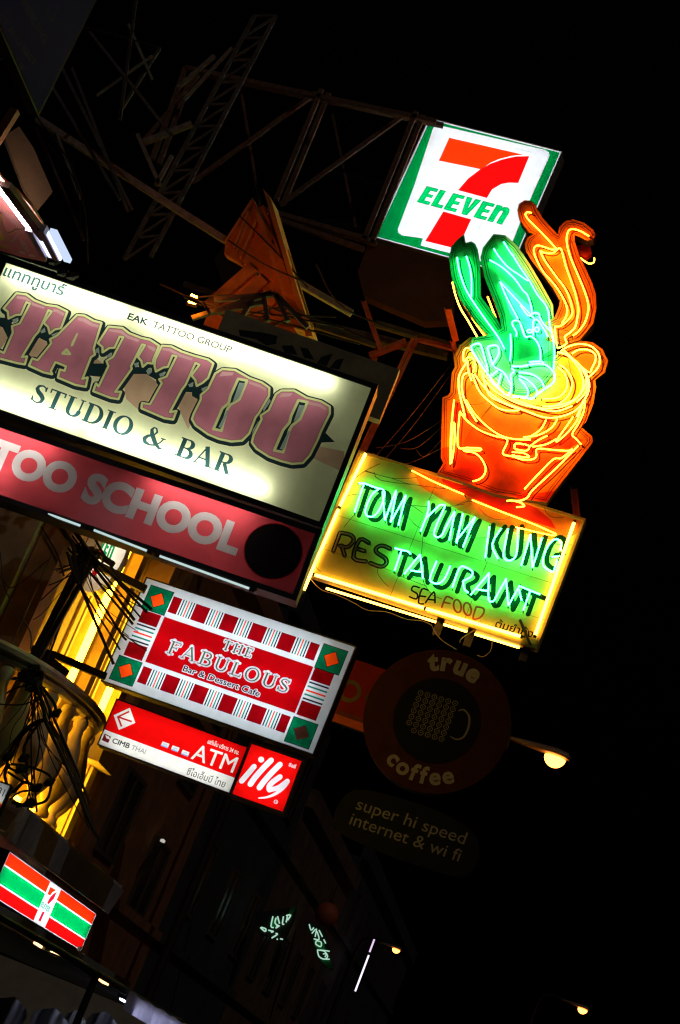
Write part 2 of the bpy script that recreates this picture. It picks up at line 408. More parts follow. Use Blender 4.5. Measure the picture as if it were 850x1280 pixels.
shop_house(3, 13, 9.5, dim_grey, 'near grey shop building at the left edge behind the violet banner', rows(3, 13, 3, (4.6, 7.6)), x=-10.6)
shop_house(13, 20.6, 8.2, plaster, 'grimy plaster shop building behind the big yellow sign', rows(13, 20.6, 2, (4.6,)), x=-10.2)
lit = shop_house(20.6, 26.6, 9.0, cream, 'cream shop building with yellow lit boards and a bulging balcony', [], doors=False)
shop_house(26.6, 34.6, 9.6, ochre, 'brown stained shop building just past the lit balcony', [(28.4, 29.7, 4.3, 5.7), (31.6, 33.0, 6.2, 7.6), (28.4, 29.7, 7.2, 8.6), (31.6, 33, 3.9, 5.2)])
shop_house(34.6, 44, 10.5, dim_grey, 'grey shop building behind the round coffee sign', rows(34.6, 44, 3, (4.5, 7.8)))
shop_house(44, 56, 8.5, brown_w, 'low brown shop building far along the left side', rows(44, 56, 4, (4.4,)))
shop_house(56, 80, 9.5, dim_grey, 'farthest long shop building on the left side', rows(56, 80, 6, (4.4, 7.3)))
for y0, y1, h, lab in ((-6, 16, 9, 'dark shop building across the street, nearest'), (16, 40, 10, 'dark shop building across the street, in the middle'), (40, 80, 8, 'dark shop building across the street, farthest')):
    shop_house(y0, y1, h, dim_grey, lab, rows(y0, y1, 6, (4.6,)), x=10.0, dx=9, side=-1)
# ---- the lit frontage: boarded piers, mouldings, yellow tubes, bulging balcony
mb = MB()
X = -7.98
for y0, y1, d in ((20.75, 21.15, .34), (21.15, 21.3, .22), (21.3, 22.75, .12), (22.75, 22.9, .15), (23.32, 23.5, .22), (23.5, 23.72, .20), (23.72, 23.95, .34), (23.95, 24.55, .16), (25.15, 25.45, .38), (25.45, 26.0, .15), (26.0, 26.3, .34)):
    mb.abox((X, y0+.002, 3.8), (X+d, y1-.002, 8.85))
obj('boarded_pier', mb, wood, lit)
mb = MB()
for y in (21.62, 21.98, 22.36): mb.abox((X+.1205, y, 3.82), (X+.128, y+.012, 8.8))
for y, z in ((21.3, 5.9), (21.66, 7.3), (22.0, 6.6), (22.4, 5.4), (22.4, 7.9)): mb.abox((X+.1205, y, z), (X+.128, y+.34, z+.01))
obj('board_joint', mb, mat('dark_joint', (.06, .035, .015), .8), lit)
obj('cornice', MB().abox((X, 20.65, 8.86), (X+.7, 26.5, 9.1)).abox((X, 20.68, 8.72), (X+.45, 26.47, 8.858)), cream, lit)
yl = glow('yellow_facade_tube', (14, 7.2, .22), 2.2)
for y, z0, z1 in ((23.11, 5.45, 8.4), (24.85, 3.75, 5.0), (24.85, 5.5, 7.4)):
    off = .26 if y != 21.22 else .27
    obj('strip_light', MB().tube([(X+off*1.15, y, z0), (X+off*1.15, y, z1)], .05 if y != 21.22 else .012, 10).abox((X, y-.04, z0-.05), (X+.12, y+.04, z1+.05), 1), [yl, concrete], lit)
bc = Vector((-7.85, 22.1, 0)); rx, ry = .92, 1.9
def ell(s, a): return (bc.x+rx*s*math.cos(a), bc.y+ry*s*math.sin(a))
def band(prof, mb, n=40):        # swept round the half ellipse: (scale, z)
    vs = []; fs = []; K = n+1
    for s, z in prof:
        for i in range(K):
            a = -math.pi/2+math.pi*i/n; x, y = ell(s, a); vs.append((x, y, z))
    for j in range(len(prof)-1):
        for i in range(n): fs.append((j*K+i, j*K+i+1, (j+1)*K+i+1, (j+1)*K+i))
    return mb.add(vs, fs)
rail = mat('pale_balcony_stone', (.52, .45, .36), .7, 0, .3, 4, .15)
bal = MB(); band([(.0, 5.13), (.94, 5.13), (.99, 5.15), (1.02, 5.19), (1.0, 5.22), (1.06, 5.25), (1.075, 5.30), (1.06, 5.34), (1.0, 5.36), (.85, 5.362), (.85, 5.30), (.0, 5.30)][1:11], bal)
obj('balcony_rail', bal, rail, lit, smooth_=False)
bb = MB(); band([(.02, 3.62), (.55, 3.63), (.80, 3.66), (.92, 3.72), (.97, 3.75), (.97, 3.81), (.88, 3.83), (.02, 3.835)], bb)
obj('balcony_floor', bb, rail, lit)
for i in range(11):
    a = R(-86+172*i/10); x, y = ell(.93, a)
    prof = [(.06, 3.83), (.09, 3.85), (.09, 3.90), (.055, 3.95), (.06, 4.0), (.12, 4.10), (.18, 4.24), (.20, 4.38), (.18, 4.54), (.13, 4.74), (.08, 4.90), (.07, 4.98), (.09, 5.03), (.09, 5.10), (.07, 5.13)]
    obj('baluster', MB().lathe((x, y, 0), prof, 16), cream, lit, smooth_=True)
obj('strip_light', MB().tube([(X+.24, 21.24, 4.6), (X+.24, 21.24, 8.5)], .04, 8), yl, lit)  # added tube, hidden behind the pier to light the boards
obj('strip_light', MB().tube([(-7.7, 20.8, 3.95), (-7.4, 21.4, 3.95), (-7.35, 23.1, 3.95), (-7.6, 23.7, 3.95)], .032, 8), yl, lit)
obj('strip_light', MB().tube([(-7.8, 22.1, 4.0), (-7.8, 22.1, 5.05)], .035, 8), yl, lit)
mb = MB(); mb.abox((-7.97, 24.62, 5.05), (-7.35, 25.5, 5.42)); mb.abox((-7.97, 25.2, 3.8), (-7.55, 25.46, 5.04)); obj('pier_block', mb, cream, lit)
# grey hood under the balcony
hood = MB(); hood.box((-7.95, 20.9, 3.74), (1.1, 0, -.05), (0, 5.6, 0), (0, 0, .09)); hood.box((-6.93, 20.9, 3.36), (.08, 0, .38), (0, 5.6, 0), (.05, 0, -.01)); hood.abox((-7.97, 20.9, 3.64), (-7.90, 26.5, 3.72))
solo('canopy', hood, mat('pale_grey_sheet', (.78, .77, .84), .5, .1, .35, 2.5, .15), 'grey sheet metal hood above the striped fascia sign', 'canopy')
# shop front below the fascia
shop = thing('shop_entrance', 'dim shop entrance with warm lamps under the striped fascia sign', 'shop front', (-7.6, 26, 0))
obj('soffit', MB().abox((-7.99, 22.5, 2.62), (-6.9, 29.5, 2.70)), mat('soffit_grey_green', (.35, .38, .35), .6), shop)
wl = glow('warm_shop_lamp', (3.2, 1.7, .75), 1.0); wl2 = glow('cool_shop_lamp', (2.2, 2.6, 2.2), 1.0)
for (x0, y0, x1, y1), M, wd in (((66, 1192, 92, 1206), wl, .09), ((75, 1188, 98, 1202), wl, .05), ((86, 1186, 103, 1196), wl2, .09), ((104, 1199, 113, 1208), wl2, .06), ((44, 1180, 50, 1184), wl, .06), ((118, 1218, 134, 1231), wl, .04), ((113, 1208, 122, 1218), wl, .05)):
    obj('counter_lamp', MB().bar(on_x(x0, y0, -7.2), on_x(x1, y1, -7.2), wd, .05), M, shop)
for x, y in ((55, 1186), (80, 1200), (100, 1205), (110, 1212), (95, 1196)): p = on_x(x, y, -7.15); obj('post', MB().abox((p.x-.02, p.y-.03, p.z-.25), (p.x+.02, p.y+.03, p.z+.15)), frame_m, shop)
mb = MB(); p = on_x(50, 1186, -7.3); mb.abox((p.x-.03, p.y, p.z-.14), (p.x+.02, p.y+1.1, p.z+.02)); obj('header_board', mb, mat('header_red', (.35, .06, .03)), shop)
# ================================================================== THE SIGNS
cool = glow('cool_fluorescent', (1, 1.06, 1.0), 12.0)
cool_hi = glow('bright_cool_fluorescent', (.96, 1.0, 1.05), 12.0)
warmish = glow('pale_yellow_fluorescent', (.98, 1.03, .86), 33.0)
pinkish = glow('red_sign_fluorescent', (1, .93, .90), 22.0)
a_white = acrylic('white_acrylic', (.88, .90, .92)); a_orange = acrylic('orange_acrylic', (.95, .032, .002)); a_red = acrylic('red_acrylic', (.80, .004, .004), dirt=.04)
a_green = acrylic('green_acrylic', (.0, .27, .05)); a_black = acrylic('black_print', (.01, .012, .012)); a_crim = acrylic('crimson_acrylic', (.28, .001, .004), dirt=.25, scale=5)
a_teal = acrylic('teal_print', (.0, .22, .17)); a_leaf = acrylic('bright_green_print', (.0, .50, .14)); a_dkgreen = acrylic('dark_green_print', (.0, .16, .06), dirt=.35, scale=6)
def n4(P, a0, a1, b0, b1): return [P.ab(a0, b0), P.ab(a1, b0), P.ab(a1, b1), P.ab(a0, b1)]

# ---- yellow shop sign with western letters
P = Plane((-6.02, 17.0-.03, 7.676), 4.08, 1.61, 6.51, 1.06)
P.o = P.at(0, 0)
M_ = Z(0, 350, 6.071); N_ = Z(120, 400, 6.071); O_ = Z(240, 430, 4.474)
T1 = M_([(125,100),(200,110),(260,155),(350,190),(430,200),(510,240),(462,365),(415,375),(378,405),(365,355),(332,325),(392,240),(368,228),(290,395),(262,425),(165,585),(205,580),(188,640),(130,630),(-60,580),(-40,520),(30,555),(98,400),(92,350),(150,330),(228,178),(200,168),(158,262),(120,265),(65,292),(60,240),(28,215)])
LA = M_([(585,265),(640,270),(710,310),(770,325),(710,520),(720,565),(690,585),(625,750),(665,740),(650,810),(570,795),(440,740),(455,680),(490,690),(502,655),(420,622),(385,690),(395,715),(330,700),(220,650),(245,595),(285,610),(390,480),(380,450),(435,420)])
T2 = N_([(95,50),(200,60),(250,100),(340,135),(410,150),(478,195),(435,300),(430,330),(390,325),(355,355),(345,310),(318,280),(372,190),(350,185),(265,350),(270,370),(235,420),(145,545),(190,545),(170,600),(110,590),(-20,540),(0,480),(20,505),(95,350),(80,310),(130,280),(208,130),(180,125),(140,210),(100,212),(50,245),(50,205),(15,175)])
T3 = N_([(500,195),(570,200),(650,240),(740,270),(850,300),(890,330),(850,440),(810,475),(765,500),(755,455),(725,420),(785,340),(755,325),(680,490),(650,530),(560,700),(610,690),(585,755),(520,745),(345,670),(350,630),(410,640),(500,480),(480,450),(535,430),(612,275),(580,268),(545,355),(510,360),(455,390),(445,345),(450,300)])
O1 = O_([(170,140),(240,145),(320,190),(390,215),(432,245),(430,290),(375,385),(355,410),(320,500),(280,540),(220,545),(150,530),(90,505),(20,455),(0,420),(10,390),(50,310),(50,285),(90,250),(130,165)])
O1h = O_([(258,195),(308,205),(265,310),(215,340),(200,360),(180,420),(165,485),(120,475),(170,360),(205,330),(215,290)])
O2 = O_([(500,260),(570,260),(640,300),(720,320),(770,350),(770,390),(720,490),(705,530),(660,620),(620,665),(560,670),(500,655),(430,630),(360,585),(335,550),(345,510),(390,420),(385,400),(430,370),(470,280)])
O2h = O_([(595,315),(645,325),(605,420),(560,455),(545,480),(510,605),(460,595),(510,480),(545,440),(555,400)])
Ah = M_([(475,557),(505,528),(530,562)])
k = P.px(1); letters = [P.uvs(q) for q in (T1, LA, T2, T3, O1, O2)]; holes = [P.uvs(q) for q in (O1h, O2h, Ah)]
sh = [Vector((p[0], p[1])) for p in ()]
def shift(q, dx, dy): return [(p[0]+dx*k, p[1]+dy*k) for p in q]
ring = lambda qs, wd: [s for q in qs for s in stroke(q, wd*k, True)]
blush = [P.uvs(M_([(250,460),(310,440),(365,480),(330,580),(285,610),(215,570)])), P.uvs(M_([(690,610),(740,600),(800,650),(770,740),(700,730),(660,700)])),
         P.uvs(N_([(240,410),(380,405),(470,480),(440,560),(330,690),(230,600),(215,520)])), P.uvs(N_([(670,550),(740,550),(790,620),(750,720),(700,830),(640,700),(620,640)])), P.uvs(M_([(-60,310),(40,340),(70,430),(0,530),(-60,500)])), P.uvs(O_([(700,570),(850,600),(850,720),(680,640)]))]
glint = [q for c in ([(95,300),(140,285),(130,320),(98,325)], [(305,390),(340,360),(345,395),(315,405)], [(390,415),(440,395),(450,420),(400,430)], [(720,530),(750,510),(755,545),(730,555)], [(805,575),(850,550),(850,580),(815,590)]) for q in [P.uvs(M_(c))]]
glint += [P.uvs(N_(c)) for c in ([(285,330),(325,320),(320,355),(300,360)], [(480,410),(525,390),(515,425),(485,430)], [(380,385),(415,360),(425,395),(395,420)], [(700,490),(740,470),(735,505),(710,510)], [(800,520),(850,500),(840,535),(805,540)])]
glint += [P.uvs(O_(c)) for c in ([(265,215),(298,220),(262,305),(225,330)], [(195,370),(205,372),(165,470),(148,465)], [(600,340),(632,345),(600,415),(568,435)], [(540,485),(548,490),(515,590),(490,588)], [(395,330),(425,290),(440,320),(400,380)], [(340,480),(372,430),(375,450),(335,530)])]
hl = []
for q in (T1, LA, T2, T3, O1, O2):        # pale bevel along the tops of the letters
    pass
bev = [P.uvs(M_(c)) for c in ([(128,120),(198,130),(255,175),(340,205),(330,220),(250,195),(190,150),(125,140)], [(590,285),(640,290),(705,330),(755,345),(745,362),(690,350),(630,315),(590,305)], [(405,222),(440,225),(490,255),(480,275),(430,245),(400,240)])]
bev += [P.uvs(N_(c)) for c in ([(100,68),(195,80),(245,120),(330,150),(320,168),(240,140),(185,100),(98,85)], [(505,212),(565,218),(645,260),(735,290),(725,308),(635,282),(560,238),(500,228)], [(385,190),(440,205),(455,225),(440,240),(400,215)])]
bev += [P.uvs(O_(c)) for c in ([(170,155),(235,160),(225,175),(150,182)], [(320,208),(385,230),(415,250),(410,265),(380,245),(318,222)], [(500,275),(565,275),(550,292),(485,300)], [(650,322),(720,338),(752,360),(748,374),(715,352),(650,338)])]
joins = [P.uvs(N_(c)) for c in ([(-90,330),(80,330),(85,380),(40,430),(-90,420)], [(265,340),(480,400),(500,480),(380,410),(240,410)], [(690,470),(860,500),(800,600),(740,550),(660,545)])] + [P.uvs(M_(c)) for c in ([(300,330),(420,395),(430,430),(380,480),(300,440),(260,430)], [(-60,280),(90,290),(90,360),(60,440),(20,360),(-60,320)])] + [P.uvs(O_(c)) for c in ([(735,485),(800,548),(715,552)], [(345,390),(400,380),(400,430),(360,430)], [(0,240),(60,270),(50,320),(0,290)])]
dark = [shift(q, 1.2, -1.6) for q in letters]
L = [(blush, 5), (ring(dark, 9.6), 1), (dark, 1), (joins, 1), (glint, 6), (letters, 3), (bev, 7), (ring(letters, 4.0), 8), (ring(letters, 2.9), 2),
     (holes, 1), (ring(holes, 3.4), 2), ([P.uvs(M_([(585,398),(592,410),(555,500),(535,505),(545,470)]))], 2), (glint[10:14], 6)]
L += [(text(P, 'แทททูบาร์', (3, 344), (78, 369.5), 14, .02), 4), (text(P, 'EAK', (158.5, 398.5), (184, 407), 8.6, .03), 1), (text(P, 'TATTOO GROUP', (189.5, 408.6), (288, 441.3), 8.6, .022), 9)]
L += [(serif(P, 'STUDIO & BAR', (36.5, 500.5), (287.5, 594.5), 25, thick=.22, thin=.075, gap=.03), 4)]
t_mats = [acrylic('cream_yellow_acrylic', (.78, .79, .52), dirt=.2, scale=1.6), acrylic('ink_blue_print', (.012, .03, .035)), acrylic('pale_lime_print', (.66, .68, .34)), acrylic('rose_print', (.60, .20, .30), dirt=.3, scale=2.2),
          acrylic('slate_teal_print', (.03, .09, .10), dirt=.5, scale=3), acrylic('blush_print', (.66, .42, .30), dirt=.35, scale=2), acrylic('silver_print', (.30, .36, .36)), acrylic('pale_rose_print', (.62, .33, .38)), acrylic('brown_line_print', (.10, .045, .05)), acrylic('grey_print', (.05, .055, .06))]
hw = P.w/2
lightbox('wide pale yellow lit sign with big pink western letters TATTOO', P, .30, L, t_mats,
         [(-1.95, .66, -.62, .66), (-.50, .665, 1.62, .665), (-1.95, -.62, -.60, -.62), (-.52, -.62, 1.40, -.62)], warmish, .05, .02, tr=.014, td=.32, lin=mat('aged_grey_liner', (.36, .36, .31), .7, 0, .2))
YS = P
# ---- red school sign below it
P = Plane((0, 0, 0), 4.08, .755, 6.5, 1.9); P.o = at(386.2, 707.3, 17.2)-P.ex*2.04
k = P.px(1)
L = [(stroke(P.uvs([(60, 544), (398, 666)]), 1.2*k), 2), (text(P, 'TOO SCHOOL', (-20, 580), (295.5, 692.5), 35, .055), 1), ([disc(P.uv(341.5, 689), 36*k, 28)], 3), (ring([disc(P.uv(341.5, 689), 36*k, 28)], 1.2), 4)]
lightbox('long red lit sign lettered TOO SCHOOL with a black disc at its end', P, .26, L,
         [acrylic('brick_red_acrylic', (.50, .055, .065), dirt=.18, scale=1.4, stretch=(1, 1, 3)), acrylic('pewter_letters', (.52, .50, .47), dirt=.15, scale=3), acrylic('pink_edge', (.7, .2, .2)), acrylic('burnt_black_disc', (.006, .004, .004)), a_crim],
         [(-1.95, .30, -.75, .30), (.28, .31, 1.32, .31), (-1.95, -.08, -1.05, -.08)], pinkish, .05, .02, tr=.012, td=.5)
RS = P
# ---- tubular lamps clipped under the red sign
for i, (x0, y0, x1, y1) in enumerate(((-40, 606, 107, 659.5), (112, 660.5, 190, 691), (194, 693, 318, 738))):
    a, b = at(x0, y0, 16.9), at(x1, y1, 16.9); d = (b-a).normalized()
    r_ = thing('tube_lamp', ('long white tube lamp under the red TOO SCHOOL sign, at the left frame edge', 'short middle white tube lamp in the line under the red TOO SCHOOL sign', 'white tube lamp under the black disc end of the red TOO SCHOOL sign')[i], 'lamp', a, 'tube lamps under the red sign')
    obj('tube', MB().tube([a+d*.03, b-d*.03], .012, 10), glow('daylight_tube', (.50, .66, .64), 1.0), r_)
    obj('holder', MB().bar(a+Vector((0, .05, .028)), b+Vector((0, .05, .028)), .05, .03).bar(a, a+d*.05, .035, .05).bar(b-d*.05, b, .035, .05), steel_dark, r_)
# ---- square green and white store sign with the big 7
P = Plane((-5.879, 26, 15.605), 2.295, 2.326, -5.79, -1.7); k = P.px(1)
S7 = Z(440, 130, 2.656)
white = P.uvs(S7([(283,69),(640,152),(654,160),(656,172),(570,365),(500,540),(420,520),(228,470),(235,446),(166,436),(154,428),(152,415),(205,275),(268,84),(274,73)]))
bar7 = P.uvs(S7([(323,112),(568,168),(530,172),(490,182),(458,196),(430,217),(288,188)]))
up7 = P.uvs(S7([(589,173),(552,262),(520,261),(495,266),(465,284),(448,312),(352,286),(385,248),(425,217),(460,198),(500,184),(545,174)]))
lo7 = P.uvs(S7([(303,357),(396,383),(350,481),(243,455)]))
def block(P, ch, A, e, h, lean):            # heavy block capitals in unit boxes
    G = {'E': [[(0,0),(.62,0),(.62,.2),(.3,.2),(.3,.41),(.56,.41),(.56,.6),(.3,.6),(.3,.8),(.62,.8),(.62,1),(0,1)]], 'L': [[(0,0),(.58,0),(.58,.2),(.3,.2),(.3,1),(0,1)]], 'V': [[(.22,0),(.5,0),(.74,1),(.44,1),(.36,.4),(.3,1),(0,1)]],
         'n': [[(0,0),(.3,0),(.3,.6),(.33,.72),(.42,.74),(.45,.66),(.45,0),(.75,0),(.75,.75),(.68,.92),(.55,1),(.38,.97),(.3,.9),(.3,1),(0,1)]]}[ch]
    return [[A+e*p[0]+h*p[1]+e*lean*p[1] for p in g] for g in G]
def eleven(P, p0, p1, cap, lean=.0):
    A, B = P.uv(*p0), P.uv(*p1); W = .62*3+.58+.74+.75+.08*5; e = (B-A)/W; h = Vector((0, P.px(cap))); x = 0; out = []
    for ch, wd in (('E', .62), ('L', .58), ('E', .62), ('V', .74), ('E', .62), ('n', .75)):
        out += block(P, ch, A+e*x, e, h, lean); x += wd+.08
    return out
L = [([white], 1), ([bar7], 2), ([up7, lo7], 3), (eleven(P, (521, 252.5), (627.5, 281), 25, .12), 4), (ring([disc(P.uv(598.8, 283.5), 2.6*k, 16)], .5), 5), (text(P, 'R', (597.9, 284.9), (600, 285.5), 2.6), 5), (text(P, 'และเพื่อนคุณ', (644, 186.5), (664, 191), 2.2), 5)]
hw, hh = P.w/2, P.h/2
L = [([[(-hw, -hh), (hw, -hh), (hw, hh), (-hw, hh)]], 1), ([[(-hw+.035, -hh+.035), (hw-.035, -hh+.035), (hw-.035, hh-.035), (-hw+.035, hh-.035)]], 0)] + L
root = lightbox('square green and white lit sign with a giant red and orange 7', P, .32, L, [acrylic('store_green_acrylic', (.0, .24, .045), dirt=.15, scale=2.5), a_white, a_orange, acrylic('store_red_acrylic', (.72, .003, .003)), acrylic('letter_green_print', (.0, .42, .10)), acrylic('pale_green_line', (.3, .5, .42))],
         [(-hw+.12, v, hw-.12, v) for v in (-.93, -.56, -.19, .19, .56, .93)], glow('store_fluorescent', (.96, 1.0, 1.06), 11.0), .012, .012, steel_pale, tr=.013)
mb = MB(); mb.bar(P.at(-.8, 0, -.42), P.at(-2.6, .0, -.5), .12); mb.bar(P.at(-.2, -.8, -.42), P.at(-2.6, -.9, -.5), .12); mb.pbox(P, -1.0, .9, -1.0, .2, -.36, -.33)
obj('bracket', mb, steel_dark, root)
# ---- red and white bar sign with checked border
P = Plane((-5.441, 21.6, 6.268), 2.811, 1.409, -3.55, -.04); k = P.px(1)
FB = Z(195, 780, 4.595)
L = []
hw, hh = P.w/2, P.h/2
red, grn, dia, stripes = [], [], [], {1: [], 4: [], 5: []}
def cell_row(b0, b1):
    a = .152; end = .848; unit = (end-a)/(5*1.0+4*1.0+2*.62); x = a
    for i in range(11):
        wd = unit*(.62 if i in (0, 10) else 1.0)
        if i % 2 == 0: red.append(n4(P, x, x+wd, b0, b1))
        else:
            for j, mi in enumerate((1, 4, 5, 4, 1)):
                c = x+wd*(.13+.185*j); stripes[mi].append(n4(P, c-wd*.035, c+wd*.045, b0, b1))
        x += wd
cell_row(.085, .235); cell_row(.755, .905)
for a0, a1 in ((.045, .135), (.865, .955)):
    red.append(n4(P, a0, a1, .285, .40)); red.append(n4(P, a0, a1, .59, .72))
    for j, mi in enumerate((1, 4, 5, 4, 1)):
        c = .42+.037*j; stripes[mi].append(n4(P, a0, a1, c-.006, c+.008))
dias = []
for ca, cb in ((.09, .165), (.918, .175), (.085, .845), (.915, .855)):
    grn.append(n4(P, ca-.056, ca+.056, cb-.112, cb+.112)); c = P.ab(ca, cb); h_ = .056*P.w
    dias.append([c+Vector(v)*h_*.62 for v in ((.17, 1.07), (-1.07, .17), (-.17, -1.07), (1.07, -.17))])
inner = n4(P, .15, .857, .285, .715)
L = [(red, 2), ([inner], 3), (grn, 6), ([[Vector(p)*1 for p in d] for d in dias[:3]], 7), (ring(dias[:3], .7), 1), (dias[3:], 8), (ring(grn, .8), 9)] + [(v, m_) for m_, v in stripes.items()]
for s, p0, p1, cap, th in (('THE', (276.5, 810.5), (313.5, 822.3), 12, .2), ('FABULOUS', (207, 815.5), (359, 867), 17.5, .22)):
    if s == 'THE': L += [(serif(P, s, p0, p1, cap, 2.6*k, th, .1, .1), 0), (serif(P, s, p0, p1, cap*.98, .1*k, .15, .06, .14), 10)]; continue
    L += [(serif(P, s, p0, p1, cap, 2.5*k, th, .1, .08), 0), (serif(P, s, p0, p1, cap, 1.1*k, th, .1, .08), 1), (serif(P, s, p0, p1, cap, .45*k, th, .1, .08), 0), (serif(P, s, p0, p1, cap*.99, -.3*k, th*.75, .085, .08+.0), 10)]
L += [(text(P, 'Bar & Dessert Cafe', (227, 838.5), (324.5, 871.3), 7.6, .085), 0), (text(P, 'Bar & Dessert Cafe', (228, 838.2), (323.5, 870.8), 7.2, .012), 1)]
# a stroke narrower than nothing is dropped by the sheet cutter
L = [([q for q in polys if abs(area(q)) > 1e-7], mi) for polys, mi in L]
lightbox('red and white lit sign reading THE FABULOUS with a checked border', P, .22, L,
         [acrylic('blue_white_acrylic', (.80, .87, .90), dirt=.1, scale=2), a_black, a_crim, acrylic('deep_red_acrylic', (.50, .001, .004), dirt=.2, scale=2), a_teal, a_orange, a_dkgreen, acrylic('orange_diamond', (.95, .07, .004)), acrylic('burnt_diamond', (.06, .02, .012)), a_black, acrylic('olive_grey_print', (.09, .11, .06))],
         [(-1.22, v, 1.10, v) for v in (-.42, 0, .42)], glow('cool_blue_fluorescent', (.93, 1.02, 1.08), 10.5), .012, .012, tr=.013, td=.62)
FS = P
# ---- bank machine sign
P = Plane((-5.522, 21, 5.013), 1.648, .578, 4.54, .52); k = P.px(1)
U3 = Z(110, 860, 2.931); A3 = Z(120, 870, 8.5)
L = [([n4(P, 0, 1, 0, .67)], 1), ([P.uvs(A3([(188,203),(360,125),(418,285),(242,362)]))], 0)]
L += [(stroke(P.uvs(A3([(352,165),(232,222),(272,325)])), 2.2*k, caps=False) + stroke(P.uvs(A3([(235,222),(380,272)])), 2.2*k, caps=False), 2)]
L += [([P.uvs(A3([(92,398),(160,432),(130,500),(60,468)]))], 3), ([P.uvs(A3([(98,415),(140,432),(148,462),(112,450)]))], 0)]
L += [(text(P, 'CIMB', (139.5, 928), (161, 935.5), 6.0, .03), 4), (text(P, 'THAI', (163.5, 936.5), (181, 942.5), 5.8, .006), 5)]
for (cx, cy_), mi in (((206.4, 931), 6), ((219, 936), 6), ((231.5, 941.5), 6)):
    c = P.uv(cx, cy_); wv, hv = 4.6*k, 3.0*k
    L += [([[c+Vector((-wv, -hv)), c+Vector((wv, -hv)), c+Vector((wv, hv)), c+Vector((-wv, hv))]], 0), ([[c+Vector((-wv, -hv)), c+Vector((wv, -hv)), c+Vector((wv, -hv*.45)), c+Vector((-wv, -hv*.45))]], 6), ([[c+Vector((-wv*.6, -hv*.1)), c+Vector((wv*.6, -hv*.1)), c+Vector((wv*.5, hv*.45)), c+Vector((-wv*.5, hv*.45))]], 7)]
L += [(text(P, 'ATM', (238, 948), (291, 966), 19.5, .008), 0), (text(P, 'เอทีเอ็ม บริการ 24 ชม.', (259, 929), (298, 943.5), 5, .015), 0), (text(P, 'ซีไอเอ็มบี ไทย', (232.5, 967.5), (280, 984.5), 8, .008), 4)]
root = lightbox('red and white lit bank sign lettered ATM', P, .2, L, [acrylic('bank_white_acrylic', (.80, .82, .78), dirt=.1), acrylic('bank_red_acrylic', (.80, .003, .003), dirt=.12, scale=3), acrylic('arrow_red', (.5, .01, .01)), acrylic('maroon_print', (.16, .01, .012)), acrylic('charcoal_print', (.05, .055, .055)), acrylic('light_grey_print', (.2, .23, .23)), acrylic('card_blue_print', (.22, .38, .72)), acrylic('card_pale_print', (.5, .6, .75))],
         [(-.72, .13, .74, .13), (-.72, -.17, .74, -.17)], glow('bank_fluorescent', (1, 1, .97), 7.0), .008, .008, tr=.013)
# ---- square red coffee sign
P = Plane((-4.305, 20.8, 5.010), .665, .665, 1.1, 1.07); k = P.px(1)
I3 = Z(280, 920, 7.727)
L = []
for pts, wd in (([(290,295),(235,360),(170,435)], 6.8), ([(360,228),(358,226)], 7.6), ([(455,235),(380,310),(300,400),(255,465)], 7.2), ([(540,275),(460,355),(385,440),(342,498)], 7.2), ([(540,395),(470,445),(435,490),(440,520)], 6.8), ([(440,520),(520,500),(580,460),(612,435)], 6.0)):
    L += [(stroke(smooth([P.uv(*p).to_3d() for p in I3(pts)], 4), wd*k), 1)]
tail = [P.uv(*p).to_3d() for p in I3([(612,440),(570,500),(500,555),(420,590),(335,600)])]; tl = smooth(tail, 4)
L += [(stroke(tl, [k*(6.2-4.6*i/(len(tl)-1)) for i in range(len(tl))]), 1), (text(P, 'อิลลี่', (360.5, 957.5), (369, 960.5), 4, .03), 1), (ring([disc(P.uv(344.9, 1002.3), 2.3*k, 14)], .7), 1), (text(P, 'R', (344.1, 1003.6), (346, 1004.2), 2.6), 1)]
root = lightbox('small square red lit sign with white script letters illy', P, .2, L, [acrylic('coffee_red_acrylic', (.85, .004, .003)), a_white], [(-.27, .15, .27, .15), (-.27, -.15, .27, -.15)], glow('coffee_fluorescent', (1, 1, 1.05), 9.0), .026, .02, mat('bronze_frame', (.16, .11, .085), .4, .5), tr=.012)
# ---- long store fascia sign along the front of the building
a0, a1 = on_x(12.2, 1062.8, -7.55), on_x(120.8, 1142.4, -7.55); b0 = on_x(99.4, 1188.2, -7.55)
P = Plane(((-7.55), (a0.y+a1.y)/2, (a0.z+a1.z+2*b0.z)/4), a1.y-a0.y, (a0.z+a1.z)/2-b0.z, 90, 0); k = P.px(1)
T7 = Z(0, 1060, 6.8)
L = []
g0, g1 = P.uv(63, 1102).x/P.w+.5, P.uv(76.6, 1111.5).x/P.w+.5
for x0, x1 in ((.008, g0), (g1, .993)):
    L += [([n4(P, x0, x1, .03, .29)], 1), ([n4(P, x0, x1, .325, .675)], 2), ([n4(P, x0, x1, .71, .965)], 3)]
L += [([P.uvs(T7([(428,330),(474,358),(445,378),(425,405),(403,390)]))], 1), ([P.uvs(T7([(484,372),(458,432),(412,478),(400,468),(425,420),(455,388)]))], 4), ([P.uvs(T7([(362,538),(380,546),(345,626),(326,616)]))], 4), (eleven(P, (50.5, 1133), (60.5, 1140.5), 6.5), 5)]
root = lightbox('long green, orange and red striped lit fascia sign over the shop front', P, .18, L, [a_white, acrylic('fascia_orange', (.92, .022, .002)), acrylic('fascia_green', (.0, .36, .075)), acrylic('fascia_red', (.72, .003, .003)), acrylic('fascia_logo_red', (.6, .004, .02)), acrylic('fascia_logo_green', (.05, .35, .25))],
         [(-2.45, v, 2.45, v) for v in (-.14, .14)], cool_hi, .006, .008, tr=.013)
FASC = P
